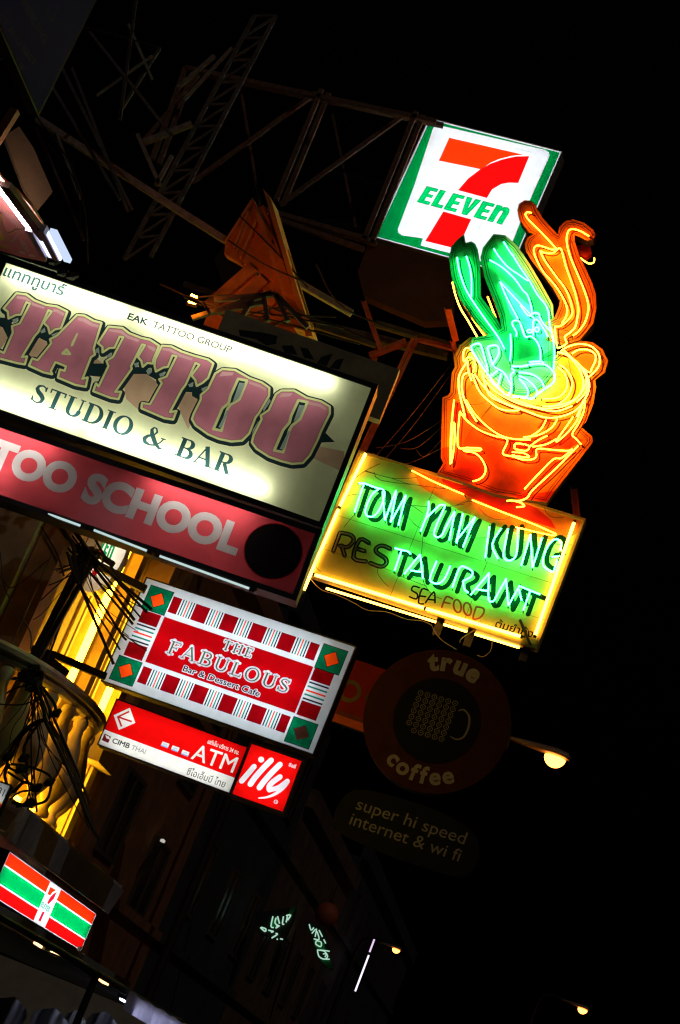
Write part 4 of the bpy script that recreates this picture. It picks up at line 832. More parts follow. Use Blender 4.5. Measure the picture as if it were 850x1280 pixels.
# --- leaf panel
leaf = P.uvs(E_([(174,198),(146,222),(121,250),(110,300),(124,390),(160,480),(215,560),(262,614),(300,655),(352,690),(352,610),(300,535),(246,462),(244,340),(232,262),(222,240),(205,229),(182,236)]))
lw = .112
JOBS = []
job([[(165,555),(185,680),(235,830),(300,950),(430,1140),(560,1320),(625,1442)], [(255,545),(290,660),(304,780),(303,935)]], G_, lw+.05, n_cyan, soft=4)
job([[(120,795),(150,920),(200,1050),(270,1165),(360,1322)]], G_, .08, n_gold, .009, soft=4)
job([[(230,0),(340,180),(440,320)], [(460,-70),(530,110),(578,220)]], I_, .05, n_amber, .009, soft=3)
fb = art(P, leaf, [([P.uvs(E_([(178,262),(205,270),(200,450),(150,360),(140,285)]))], 1)] + [(tube_shadow(lw, 2.0, 3.4, 3.2), 3), (ring([inset(leaf, 4.0*k)], 1.0)+ring([inset(leaf, 7.0*k)], .7), 3)], lw); fb.prism(P, leaf, 0, lw-.001, 2, front=False)
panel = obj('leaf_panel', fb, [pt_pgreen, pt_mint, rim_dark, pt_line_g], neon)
for j in JOBS: tubes(panel, *j[0], **j[1])
# --- shrimp panel
shr = P.uvs(E_([(300,200),(255,258),(244,300),(260,380),(300,480),(325,550),(335,600),(290,625),(210,640),(203,665),(215,690),(260,770),(350,862),(400,880),(445,880),(515,840),(556,785),(556,660),(552,500),(505,415),(455,330),(400,250),(350,206)]))
face = P.uvs(E_([(320,380),(470,520),(540,600),(545,690),(500,720),(490,640),(430,600),(370,540)]))
mid = P.uvs(E_([(372,610),(430,606),(480,640),(498,712),(440,722),(370,740)]))
low = P.uvs(E_([(205,650),(320,650),(360,740),(470,735),(540,740),(550,790),(510,838),(440,875),(400,872),(350,855),(260,770)]))  # mixed light of green and yellow tubes, painted as a pale patch
edge = P.uvs(E_([(350,206),(400,250),(455,330),(505,415),(552,500),(556,600),(535,540),(500,470),(440,380),(385,290)]))  # spill of the yellow tubes painted along the shrimp's right side
left = P.uvs(E_([(300,200),(320,260),(300,300),(320,420),(350,540),(340,600),(325,550),(300,480),(260,380),(244,300),(255,258)]))
hw_ = .125
JOBS = []
W4 = hw_+.05
def hj(h, j): return H_(h)+J_(j)
gh = G_([(615,405),(700,535)])+H_([(0,520),(80,650),(175,790),(250,920),(340,1040)])+J_([(262,180),(290,300),(305,420),(295,585)])
job([gh, G_([(520,470),(580,560),(660,650),(760,720),(840,775)])+H_([(165,775)]), G_([(480,580),(600,650),(720,760),(800,870)])+H_([(150,920),(185,1030),(192,1105)])], None, W4, n_cyan, soft=4)
job([[(580,790),(700,920),(850,1080),(915,1150)], [(580,790),(640,930),(755,1150)]], G_, W4, n_cyan, soft=3)
job([[(735,315),(738,270),(705,210),(697,178),(722,160),(765,170),(800,250),(822,312),(850,320)], [(680,290),(687,420),(675,550)], [(690,600),(760,602),(850,595)], [(470,690),(380,560),(305,440),(312,400),(350,385),(392,392),(430,520),(457,620),(445,660)], [(510,590),(475,480),(460,420),(500,400),(545,400),(570,440),(560,500),(512,592),(600,650),(650,710),(688,800),(655,888),(540,790),(470,690)], [(480,700),(560,640)], [(555,800),(590,670)], [(690,620),(718,650),(682,690),(695,800),(658,888)], [(700,893),(850,900)]], I_, W4, n_cyan, .0088, 3)
eye = [(150+20*math.cos(a), 225+20*math.sin(a)) for a in [i*2*math.pi/10 for i in range(11)]]; eye2 = [(85+22*math.cos(a), 240+14*math.sin(a)) for a in [i*2*math.pi/10 for i in range(11)]]
job([[(0,10),(35,55),(70,100),(110,105)], [(0,165),(40,282),(75,290),(95,285),(140,320),(175,390),(182,500)], eye, eye2, [(100,95),(130,78),(165,85),(180,130),(220,190),(272,242)], [(118,280),(115,160),(135,140),(160,147),(205,210),(248,292)], [(80,515),(180,507),(212,525)], [(-10,558),(100,535),(210,532),(288,590),(306,640),(290,700),(220,750),(150,800),(110,835),(60,832),(0,822)], [(-10,605),(100,620),(185,675),(215,742)], [(-10,635),(60,668),(130,730),(152,780),(140,810)], [(-10,660),(40,710),(72,770),(62,825)]], J_, W4, n_cyan, .0088, 3)
fb = art(P, shr, [([left], 1), ([low], 2), ([edge], 2), ([face], 4), ([mid], 1)] + [(tube_shadow(hw_, 1.8, 3.2, 3.2), 5), (ring([inset(shr, 4.0*k)], 1.0)+ring([inset(shr, 7.0*k)], .7), 5)], hw_); fb.prism(P, shr, .02, hw_-.001, 3, front=False)
panel = obj('shrimp_panel', fb, [pt_mint, pt_pgreen, pt_amblit, rim_dark, mat('mint_face_paint', (.42, .82, .50), .5, 0, .3, 4), pt_line_g], neon)
for j in JOBS: tubes(panel, *j[0], **j[1])
# --- loose wiring over the board and pot
wires = [A_([(150,165),(250,195),(340,215),(450,250),(600,275),(740,290)]), A_([(80,215),(150,165),(255,110)]), A_([(150,160),(330,215),(480,212),(560,190)]), A_([(0,345),(90,330),(200,345),(270,375),(320,378)]), A_([(0,560),(80,470),(150,420)]), A_([(200,380),(320,375),(470,405),(560,460)]), A_([(430,455),(500,540),(545,570)]), A_([(470,405),(620,420),(740,415),(850,395)]), A_([(580,590),(640,605),(700,605)]), A_([(560,610),(555,700),(550,760),(580,800)]),
         B_([(85,375),(150,388),(210,380)]), B_([(0,168),(110,145),(200,235),(300,262),(390,235)]), B_([(440,255),(465,290),(455,320)]), B_([(590,180),(600,220),(650,248),(715,245)]), B_([(620,420),(700,430),(770,430)]), B_([(560,330),(600,350),(680,400)]), C_([(120,195),(150,245),(180,275),(220,290)]), C_([(0,140),(60,180),(180,160),(270,170)]), D_([(150,160),(90,260),(80,310),(110,340)]), D_([(500,290),(490,350),(520,400),(560,440)]), D_([(590,345),(680,390),(820,440)])]
for q in wires: obj('wire', MB().tube(smooth([P.at(*P.uv(x, y, .03), .03+.01*math.sin(i*1.7)) for i, (x, y) in enumerate(q)], 4), .0035, 5), black, neon)
for Zf, qs, wv in ((K_, ([(260,430),(360,270),(560,30)], [(480,330),(450,380),(470,400),(520,412),(570,380)], [(0,855),(200,860),(350,850),(600,895),(850,905)]), .115), (J_, ([(180,490),(290,445)], [(190,645),(360,645)], [(330,270),(410,280)], [(430,500),(450,610)], [(380,230),(450,245)]), .13), (I_, ([(295,970),(370,970),(440,940),(500,880)], [(100,990),(190,920),(270,830),(330,760)], [(390,1110),(510,960)], [(580,500),(650,490)]), .115), (H_, ([(440,455),(520,425),(610,400)], [(390,330),(450,325)], [(430,370),(470,460)]), .15)):
    for q in qs: obj('wire', MB().tube(smooth([P.at(*P.uv(x, y, wv), wv) for x, y in Zf(q)], 4), .003, 5), black, neon)
# --- steelwork that carries it
red_lit = mat('red_lit_strut', (.72, .12, .05), .5, 0, .4, 8)  # red light from the neon put into the colour of these steel struts
for p0, w0, p1, w1, wd in (((520, 422), -.2, (452, 566), -.16, .045), ((514, 422), -.2, (447, 566), -.16, .045), ((522, 428), -.2, (568, 440), -.1, .07), ((508, 428), -.2, (462, 446), -.25, .07), ((452, 378), -.3, (473, 438), -.26, .06), ((556, 388), -.12, (566, 428), -.12, .08), ((563, 428), -.12, (576, 480), -.10, .06), ((713, 612), -.1, (717, 648), -.1, .08), ((464, 446), -.25, (456, 476), -.25, .08)):
    obj('bracket_strut', MB().angle(P.at(*P.uv(*p0, w0), w0), P.at(*P.uv(*p1, w1), w1), wd), red_lit, neon)
for x0, y0, x1, y1 in ((549, 766, 540, 792), (588, 778, 578, 806), (656, 800, 648, 824)): obj('bracket_strut', MB().angle(P.at(*P.uv(x0, y0, -.05), -.05), P.at(*P.uv(x1, y1, -.05), -.05), .09), steel_grey, neon)
mb = MB()
mb.bar(P.at(*P.uv(650, 775, .02), .02), P.at(*P.uv(663, 806, .02), .02), .05, .03); mb.bar(P.at(*P.uv(386, 716, -.2), -.2), P.at(*P.uv(660, 806, -.2), -.2), .05)
mb.bar(P.at(-hw, -.5, -.2), P.at(-hw-3.2, -.5, -.3), .08); mb.bar(P.at(-hw, .5, -.2), P.at(-hw-3.2, .5, -.3), .08)
obj('bracket_rail', mb, steel_grey, neon)
for q in (D_([(35,380),(110,460),(220,500),(330,550),(420,600),(550,612),(680,660),(780,670),(850,700)]), C_([(170,440),(210,500),(280,550),(300,560)]), C_([(430,400),(420,440),(330,500),(318,525)]), C_([(490,520),(480,570),(440,600),(410,590)])): obj('wire', MB().tube(smooth([P.at(*P.uv(x, y, .0), .0) for x, y in q], 5), .006, 6), mat('tan_wire', (.40, .26, .14), .5), neon)
mb = MB()
for i, (a, b) in enumerate((((566, 453), (470, 570)), ((562, 470), (480, 575)), ((560, 520), (470, 560)), ((556, 530), (500, 560)), ((556, 545), (520, 562)), ((560, 556), (465, 566)))):
    p0, p1 = P.at(*P.uv(*a, .02), .02), P.at(*P.uv(*b, -.1), -.1); md = (p0+p1)/2+Vector((0, 0, -.06-.03*i)); obj('wire', MB().tube(smooth([p0, md, p1], 8), .005, 5), mat('red_brown_wire', (.3, .12, .08), .5), neon)
# ================================================================== STEELWORK, CABLES, LAMPS, STALL
def members(name, label, segs, M, Yd, wd, cat='truss', group=None):
    mb = MB()
    for s in segs:
        (x0, y0, x1, y1), rest = s[:4], s[4:]
        Ya, Yb = (rest[0], rest[1]) if len(rest) > 1 else (Yd, Yd)
        mb.bar(at(x0, y0, Ya), at(x1, y1, Yb), rest[2] if len(rest) > 2 else wd)
    return solo(name, mb, M, label, cat, group)
r = members('steel_beam', 'long pale steel tube slanting from the upper left down to behind the yellow sign', [(46, 148, 215, 258, 19.4, 19.7), (215, 258, 300, 312, 19.7, 19.85), (300, 312, 440, 392, 19.85, 20.1)], steel_pale, 20, .075, 'beam')
# billboard frame behind: two chord planes with uprights and diagonals
segs = []
for dY in (0, .5):
    Y = 24+dY; ox, oy = (0, 0) if dY == 0 else (9, 5)
    for q in ((232, 85, 545, 152), (330, 262, 462, 300), (402, 112, 345, 250), (520, 140, 455, 300), (232, 85, 190, 200)): segs.append((q[0]+ox, q[1]+oy, q[2]+ox, q[3]+oy, Y, Y))
segs += [(396, 116, 240, 228, 24.2, 24.2, .06), (508, 142, 350, 256, 24.2, 24.2, .06), (300, 105, 325, 258, 24.6, 24.6, .04), (412, 125, 445, 285, 24.6, 24.6, .04), (340, 272, 455, 312, 24, 24), (248, 95, 178, 178, 24, 24, .05)]
members('billboard_frame', 'dark steel billboard frame with diagonals left of the square green sign', segs, steel_rust, 24, .07)
segs = []
for (ax, ay, bx, by), (cx, cy_, dx, dy) in ((((155, 325, 318, 20)), (188, 322, 345, 20)),):
    segs += [(ax, ay, bx, by), (cx, cy_, dx, dy)]
    for i in range(11):
        t = i/11; t2 = (i+1)/11
        p = (ax+(bx-ax)*t, ay+(by-ay)*t); q = (cx+(dx-cx)*t2, cy_+(dy-cy_)*t2); segs.append((p[0], p[1], q[0], q[1], 21.5, 21.5, .03))
        p2 = (ax+(bx-ax)*t2, ay+(by-ay)*t2); segs.append((p2[0], p2[1], q[0], q[1], 21.5, 21.5, .03))
members('lattice_mast', 'grey lattice steel mast leaning behind the long steel tube', segs, mat('dim_mast_steel', (.17, .14, .115), .65, 0, .6, 7), 21.5, .05)
for q, lab in (((180, 178, 240, 155, 21, 21, .07), 'pale short scaffold tube sticking out left of the lattice mast'), ((172, 168, 200, 232, 21, 21, .05), 'thin scaffold tube dropping from the pale short one'), ((215, 195, 195, 232, 21, 21, .05), 'short scaffold tube close to the lattice mast foot'), ((222, 110, 268, 70, 21.2, 21.2, .05), 'upper scaffold tube left of the lattice mast'), ((230, 125, 290, 60, 21.4, 21.4, .04)  , 'thinner upper scaffold tube touching the lattice mast')):
    members('scaffold_tube', lab, [q], steel_pale, 21, .06, 'scaffold', 'scaffold tubes by the lattice mast')
for i, (x0, y0, x1, y1) in enumerate(((75, 80, 165, 262), (90, 85, 160, 265), (60, 100, 150, 250), (112, 40, 215, 170), (170, 0, 150, 150), (120, 120, 190, 70), (45, 160, 105, 300), (70, 165, 100, 250), (160, 30, 190, 100), (150, 140, 200, 60))): members('scaffold_rod', 'dark thin scaffold rod hanging between the violet banner and the lattice mast', [(x0, y0, x1, y1, 18.5+i*.1, 18.8+i*.1, .035)], steel_grey, 18.6, .035, 'scaffold', 'thin scaffold rods below the violet banner')
segs = [(335, 392, 560, 445, 21.8, 21.8, .10), (230, 355, 470, 432, 21.2, 21.2, .06), (470, 405, 575, 436, 21.6, 21.6, .08), (300, 350, 340, 372, 21, 21, .05)]
members('steel_beam', 'dark horizontal beam passing behind the red-lit bracket of the neon sign', segs, steel_grey, 21.5, .08, 'beam')
segs = [(268, 375, 345, 368), (345, 368, 385, 410), (318, 372, 300, 400), (330, 372, 335, 402), (240, 398, 340, 366), (345, 370, 360, 402), (270, 390, 330, 378)]
members('cable_rack', 'pale steel cable rack in front of the orange gable, above the yellow sign', [s+(18.6, 18.6, .05) for s in segs], steel_grey, 18.6, .05, 'rack')
# orange boarded gable
G = Plane(at(325, 340, 19.6), 1, 1, -12, 0)
root = thing('roof_gable', 'orange lit boarded roof gable rising behind the yellow sign', 'roof', G.o)
gq = lambda pts: G.uvs([(40+x/2.125, 130+y/2.125) for x, y in pts])
gm = mat('orange_boards', (.80, .32, .07), .6, 0, .45, 3, .3)
mb = MB()
for q, w0, w1 in (([(520,365),(590,255),(612,300),(570,390),(560,430),(515,405)], -.05, .06), ([(600,300),(625,285),(740,620),(705,610)], -.08, .14), ([(590,290),(604,300),(705,612),(650,600),(600,440),(560,420)], -.1, .02), ([(470,540),(590,440),(660,600),(600,640),(430,640)], -.12, -.03), ([(628,250),(646,270),(720,520),(760,640),(742,640)], -.1, .2)): mb.prism(G, gq(q), w0, w1)
obj('boards', mb, gm, root)
mb = MB()
for a, b in (((520,380),(590,270)), ((612,300),(560,420)), ((540,400),(580,300)), ((590,440),(470,545)), ((620,470),(500,575)), ((645,520),(540,620)), ((670,400),(735,610)), ((632,300),(700,520))):
    p, q = gq([a, b]); mb.bar(G.at(p[0], p[1], .05), G.at(q[0], q[1], .05), .03, .16)
obj('batten', mb, gm, root)
sd = MB().prism(G, gq([(430,330),(515,220),(600,250),(520,365),(470,440)]), -1.0, -.7); obj('side_panel', sd, steel_dark, root)
fl = thing('flood_lamp', 'small orange flood lamp glowing just above the yellow sign, before the gable', 'lamp', at(243, 376, 18.5))
obj('lens', MB().bar(at(239, 369, 18.5), at(246, 372, 18.5), .03, .02).bar(at(236, 377, 18.5), at(244, 380, 18.5), .025, .02), glow('orange_flood', (14, 3.0, .12), 16.0), fl)
obj('hood', MB().bar(at(236, 371, 18.44), at(248, 375.5, 18.44), .012, .035).bar(at(233, 379.5, 18.44), at(246, 383, 18.44), .012, .03), mat('orange_glass_hood', (.8, .25, .04), .5), fl)
obj('housing', MB().bar(at(230, 371, 18.38), at(252, 381, 18.38), .05, .02).bar(at(254, 378, 18.5), at(262, 392, 18.5), .03), steel_dark, fl)
# back of a dim sign under the square green sign
B2 = Plane(at(500, 345, 24.5), 1, 1, -4, 0)
solo('sign_panel', MB().prism(B2, B2.uvs([(462, 300), (570, 328), (565, 400), (530, 402), (455, 370), (447, 340)]), -.2, 0), mat('brown_sheet', (.20, .09, .045), .6, .1, .3, 3), 'blank brown sheet below the square green sign', 'sign')
# amber cloth or sheet above the lit poster
B3 = Plane(at(35, 215, 13.3), 1, 1, 30, 0)
solo('awning_panel', MB().prism(B3, B3.uvs([(5, 170), (24, 158), (42, 185), (66, 240), (48, 262), (30, 235)]), -.06, 0), mat('amber_cloth', (.075, .032, .006), .7, 0, .4, 3, .3), 'amber cloth panel above the lit pink poster', 'awning')
members('steel_beam', 'short rust orange strut at the left edge under the violet banner', [(-6, 178, 19, 138, 12.6, 12.6, .07)], mat('orange_strut_paint', (.16, .05, .012), .6), 17, .09, 'beam')
# two dark rails across the lit poster
for i, (a, b) in enumerate(((((-8, 299), (60, 320))), ((-8, 311), (72, 338)))):
    members('guard_rail', ('upper', 'lower')[i]+' black rail crossing in front of the lit pink poster', [(a[0], a[1], b[0], b[1], 16.6, 16.6, .035)], steel_dark, 16.6, .035, 'rail')
pl = MB()
for x, y in ((68, 327), (78, 341), (60, 318), (90, 345)): p = at(x, y, 16.7); pl.tube([p-Vector((.05, 0, .02)), p, p+Vector((.06, 0, .03))], [.03, .05, .02], 7)
solo('cable_clamp', pl, black, 'black cable clamps at the end of the rails beside the pink poster', 'clamp')
# ---- bar sign bracket, poles and the cable tangle
def cable(pts, Y, r=.011, sag=0.0, n=6, name='power_cable', label='black cable in the tangle between the school sign and the bar sign', group='black cables in the tangle', M=None):
    q = [at(p[0], p[1], p[2] if len(p) > 2 else Y) for p in pts]
    return solo(name, MB().tube(smooth(q, n), r, 6), M or black, label, 'cable', group)
def arm(label, segs, wd, M=None): return members('bracket_arm', label, [s+(wd,) for s in segs], M or steel_dark, 20, wd, 'bracket')
arm('upper dark arm holding the red and white bar sign', [(-10, 655, 60, 676, 21.3, 21.3), (60, 676, 182, 737, 21.3, 21.5)], .095)
arm('lower dark arm holding the red and white bar sign', [(-10, 797, 70, 820, 21.2, 21.2), (70, 820, 132, 846, 21.2, 21.5)], .085)
arm('short dark peg on the upper arm over the shield sign', [(118, 690, 142, 706, 21.2, 21.2)], .07)
arm('short dark peg sticking out of the lower arm', [(50, 828, 71, 856, 21.1, 21.1)], .06)
arm('flat dark plate along the lower arm', [(55, 822, 82, 843, 21.0, 21.0)], .12)
arm('pale thin stay crossing to the upper arm', [(6, 740, 108, 704, 20.9, 21.0)], .03, steel_grey)
for i, (a, b) in enumerate((((106, 702), (36, 832)), ((114, 706), (45, 828)), ((36, 830), (-14, 925)), ((45, 830), (8, 905)), ((98, 705), (30, 835)))):
    members('conduit', ('left pipe of the pair crossing the yellow boards', 'right pipe of the pair crossing the yellow boards', 'left dark pipe in front of the balcony', 'right dark pipe in front of the balcony', 'thin pipe beside the pair crossing the yellow boards')[i], [(a[0], a[1], b[0], b[1], 20.8, 20.6)], mat('black_pipe', (.03, .028, .026), .5), 20.8, (.055, .055, .075, .055, .025)[i], 'pipe')
fan = [((48, 643), (75, 684), (98, 700)), ((58, 648), (85, 685), (104, 706), (166, 780)), ((70, 650), (98, 686), (120, 712), (168, 775)), ((80, 655), (106, 690), (176, 772)), ((88, 658), (112, 690), (184, 766)), ((96, 664), (120, 700), (190, 762)), ((102, 735), (120, 765), (150, 812)), ((118, 740), (150, 790), (158, 800)), ((66, 645), (90, 680), (100, 730), (142, 830)), ((40, 640), (70, 690), (80, 720)), ((112, 660), (128, 690), (160, 742)), ((84, 690), (92, 715), (98, 730))]
for i, f in enumerate(fan): cable(f, 20.9-.02*i, .012+.004*(i % 3))
hub = MB()
for i in range(16):
    p = at(108+random.uniform(-10, 12), 698+random.uniform(-14, 14), 20.9); hub.tube(smooth([p+Vector((random.uniform(-.1, .1), random.uniform(-.08, .08), random.uniform(-.1, .1))) for _ in range(4)], 4, True), .016, 6)
solo('cable_knot', hub, black, 'black knot of cables in front of the shield sign', 'cable')
hub = MB()
for i in range(16):
    p = at(45+random.uniform(-9, 9), 850+random.uniform(-14, 12), 20.5); hub.tube(smooth([p+Vector((random.uniform(-.1, .1), random.uniform(-.08, .08), random.uniform(-.1, .1))) for _ in range(4)], 4, True), .016, 6)
solo('cable_knot', hub, black, 'black knot of cables where the pipes meet above the balcony', 'cable')
lab2 = 'black cable looping in front of the bulging balcony'
loops = [((45, 855), (55, 890), (58, 905), (80, 950), (105, 1010), (118, 1040)), ((50, 858), (66, 895), (95, 960), (112, 1005)), ((47, 855), (60, 880), (62, 900)), ((55, 862), (68, 880), (70, 893)), ((58, 898), (40, 905), (20, 925), (10, 948), (12, 960), (30, 965), (34, 955), (30, 935), (48, 905), (58, 898)), ((58, 900), (38, 910), (15, 935), (10, 950)),
         ((12, 955), (6, 970), (15, 990), (30, 978), (48, 985)), ((14, 955), (35, 958), (60, 968), (64, 980), (58, 1000), (40, 1006), (20, 1008)), ((20, 958), (40, 985), (25, 990), (12, 1000)), ((15, 1003), (30, 1006), (45, 1002)), ((10, 965), (25, 975), (38, 980)), ((-5, 880), (15, 862), (45, 855)), ((-5, 850), (20, 848), (45, 845)), ((-5, 838), (30, 832), (45, 828)), ((42, 958), (44, 990), (46, 1015)), ((62, 902), (85, 945), (120, 1045)), ((60, 902), (78, 950), (88, 965), (128, 1060))]
for i, f in enumerate(loops): cable(f, 20.2+.03*i, (.02, .016, .012)[i % 3], label=lab2, group='black cables over the balcony')
for x, y in ((10, 946), (30, 948), (26, 962), (62, 978), (46, 985), (36, 1004), (70, 892)):
    p = at(x, y, 20.15); solo('cable_joint', MB().tube([p+Vector((-.05, 0, -.05)), p, p+Vector((.04, 0, .06))], [.02, .055, .02], 7), black, 'black taped cable joint in the loops over the balcony', 'cable joint', 'taped cable joints')
random.seed(21)
def jit(p, d): return (p[0]+random.uniform(-d, d), p[1]+random.uniform(-d, d))
for i in range(22):                      # thin wires: hub to hub, and out past the left edge, each with its own sag
    a = jit((108, 700), 9); b = jit(((45, 848), (-8, random.uniform(640, 800)), (45, 848), (176+random.uniform(-20, 6), 745+random.uniform(-5, 70)))[i % 4], 8)
    md = ((a[0]+b[0])/2-random.uniform(2, 16), (a[1]+b[1])/2+random.uniform(4, 26)); q1 = ((a[0]+md[0])/2-3, (a[1]+md[1])/2+4)
    cable((a, q1, md, b), 20.75+.02*(i % 6), random.choice((.005, .006, .008)))
for i in range(20):
    a = jit((48, 856), 9); b = jit(((10, 950), (112, 1030), (-8, random.uniform(860, 985)), (36, 1004), (92, 960))[i % 5], 10)
    md = ((a[0]+b[0])/2+random.uniform(-16, 14), (a[1]+b[1])/2+random.uniform(2, 22))
    cable((a, ((a[0]+md[0])/2+random.uniform(-4, 4), (a[1]+md[1])/2+5), md, b), 20.25+.025*(i % 6), random.choice((.005, .006, .009)), label=lab2, group='black cables over the balcony')
lab3 = 'thin dark cable strung above the yellow sign'
for i, f in enumerate([((230, 372), (300, 388), (360, 396), (430, 410)), ((200, 355), (270, 385), (340, 400), (450, 430)), ((285, 300), (330, 330), (380, 352)), ((240, 372), (300, 370), (360, 392), (420, 396)), ((280, 392), (330, 410), (380, 395), (470, 428)), ((260, 380), (290, 398), (350, 385), (400, 405)), ((45, 145), (85, 200), (105, 260), (110, 330)), ((60, 180), (95, 230), (100, 300)), ((0, 75), (60, 30), (110, 35), (200, 60)), ((300, 270), (350, 320), (385, 360)), ((395, 330), (430, 385), (520, 420)), ((340, 300), (360, 340), (380, 380), (395, 410))]): cable(f, 18.9+.05*i, .011, label=lab3, group='thin cables above the yellow sign', M=mat('brown_black_cable', (.05, .04, .03), .6))
lab4 = 'thin grey cable along the dark wall left of the yellow boards'
for i, f in enumerate([((-5, 700), (8, 740), (20, 760), (38, 790), (38, 812)), ((66, 690), (30, 770), (-5, 850)), ((0, 690), (12, 735), (60, 700))]): cable(f, 20.4, .008, label=lab4, group='thin cables on the dark wall', M=mat('grey_cable', (.10, .095, .09), .6))
members('wall_bracket', 'dim grey strut frame on the dark wall under the school sign', [(-5, 715, 50, 660, 21.3, 21.3, .05), (20, 655, 60, 640, 21.3, 21.3, .06), (0, 700, 14, 740, 21.3, 21.3, .04)], steel_grey, 21.3, .05, 'bracket')
# ---- street lamps
def street_lamp(x, y, Y, label, arm=1.0, s=1.0):
    c = at(x, y, Y); px_x = c.x-arm*1.9
    r = thing('street_lamp', label, 'street lamp', (px_x, c.y, 0), 'street lamps along the road')
    pm = mat('galvanised_steel', (.03, .028, .026), .6, .3, .3, 6); mb = MB()
    mb.tube([(px_x, c.y, -.03), (px_x, c.y, c.z-.5)], [.10, .07], 12); obj('pole', mb, pm, r)
    obj('arm', MB().tube(smooth([(px_x, c.y, c.z-.52), (px_x+.1, c.y, c.z-.05), (px_x+.5*arm, c.y, c.z+.10), (c.x-.9, c.y, c.z+.12), (c.x-.2, c.y, c.z+.13)], 6), .045, 10), pm, r)
    h = MB()
    h.add([], [])
    prof = [(-.95, .04), (-.75, .075), (-.3, .13), (.0, .16), (.2, .13), (.27, .03)]; n = 10; vs = []; fs = []
    for (dx, rr) in prof:
        for k_ in range(n): a = 2*math.pi*k_/n; vs.append((c.x+dx*s, c.y+rr*1.1*math.cos(a)*s, c.z+.10*s+max(-.02, rr*.75*math.sin(a))*s))
    for i in range(len(prof)-1):
        for k_ in range(n): fs.append((i*n+k_, i*n+(k_+1) % n, (i+1)*n+(k_+1) % n, (i+1)*n+k_))
    h.add(vs, fs+[tuple(range(n-1, -1, -1)), tuple((len(prof)-1)*n+k_ for k_ in range(n))])
    obj('lamp_head', h, mat('lamp_housing', (.42, .30, .22), .5, .2), r, smooth_=True)
    g = MB(); vs = []; fs = []; m_, n = 6, 16
    for i in range(m_+1):
        t = math.pi/2*i/m_
        for k_ in range(n): a = 2*math.pi*k_/n; vs.append((c.x+0.195*s*math.cos(t)*math.cos(a), c.y+.15*s*math.cos(t)*math.sin(a), c.z+.045*s-.185*s*math.sin(t)))
    for i in range(m_):
        for k_ in range(n): fs.append((i*n+k_, (i+1)*n+k_, (i+1)*n+(k_+1) % n, i*n+(k_+1) % n))
    g.add(vs, fs+[tuple(range(n))]); obj('lens', g, glow('sodium_lens', (9, 2.7, .40), 1.0), r, smooth_=True)
    return r
street_lamp(693, 950, 33, 'nearest orange street lamp, right of the round coffee sign', 2.75)
street_lamp(495, 1188, 58, 'small far orange street lamp beside the white vertical tube', .6, .62)
street_lamp(728, 1263, 66, 'far orange street lamp at the bottom right', .8, .85)
# ---- far vertical tube, green neon scraps, lantern
VY = on_x(455, 1208, -7.2).y
r = thing('tube_lamp', 'far vertical violet white tube low in the dark', 'lamp', at(455, 1208, VY))
obj('tube', MB().tube([at(444, 1239, VY), at(461, 1194, VY)], .028, 8), glow('violet_tube', (1.0, .86, 1.1), 1.4), r)
obj('tube', MB().tube([at(462, 1190, VY), at(468, 1174, VY)], .028, 8), glow('violet_tube_dim', (1.0, .75, 1.1), .9), r)
obj('holder', MB().bar(at(443, 1241, VY+.1), at(469, 1172, VY+.1), .05), steel_dark, r)
S_ = Z(300, 1110, 6.07)
def far_sign(label, outline, marks, Y, gl, extra):
    P = Plane(at(*S_([outline[0]])[0], Y), 1, 1, 0, 0); k = P.px(1)
    r = thing('neon_sign', label, 'sign', P.o, 'small far green signs'); obj('board', art(P, P.uvs(S_(outline)), [([P.uvs(S_(e))], 1) for e in extra], 0).prism(P, P.uvs(S_(outline)), -.15, -.002, 2), [mat('far_black_board', (.02, .025, .02), .5), mat('far_green_board', (.02, .22, .06), .5), steel_dark], r)
    mb = MB()
    for q in marks: mb.tube(smooth([P.at(*P.uv(x, y, .04), .04) for x, y in S_(q)], 3), .016, 6)
    obj('neon_lettering', mb, gl, r)
fg = glow('pale_mint_neon', (.42, .72, .55), 1.0)
far_sign('far pale green neon lettering, left of the red lantern', [(120,190),(430,140),(400,260),(330,400),(130,340)], [[(250,215),(235,290),(255,300)], [(275,225),(265,265),(290,285)], [(285,215),(300,270)], [(330,215),(322,270),(335,275)], [(350,210),(385,205),(360,245)], [(360,215),(350,260)], [(155,300),(190,330),(195,310),(160,298)], [(215,320),(255,330),(235,335)], [(270,345),(285,350),(240,380)], [(275,290),(300,285),(270,305)], [(305,385),(325,390)], [(280,385),(285,392)]], on_x(345, 1155, -7.3).y, fg, [[(380,150),(430,140),(400,200),(370,200)], [(240,230),(290,230),(270,300),(225,290)]])
far_sign('far pale green neon lettering on a slanted board, under the red lantern', [(500,255),(640,300),(710,610),(690,620),(600,560),(540,400)], [[(525,275),(540,320),(560,300)], [(545,345),(580,310),(570,370)], [(585,330),(600,390),(560,385)], [(600,320),(625,370)], [(580,400),(615,410),(612,445),(575,425),(580,400)], [(585,470),(640,480),(665,520),(640,540),(600,520),(588,475)], [(630,500),(655,500),(645,525)], [(610,470),(680,480)], [(650,540),(680,540)], [(635,390),(650,420)]], on_x(400, 1185, -7.2).y, fg, [[(610,545),(690,550),(705,605),(688,615),(650,590)], [(555,390),(640,420),(650,470),(575,460)]])
c = on_x(408, 1143, -7.0)
r = thing('lantern', 'dim red round lantern between the far green signs', 'lantern', c)
obj('shade', MB().lathe(c, [(.04, .30), (.16, .27), (.27, .14), (.30, 0), (.27, -.14), (.16, -.27), (.04, -.30)], 16), mat('red_paper', (.62, .13, .05), .6), r, smooth_=True)
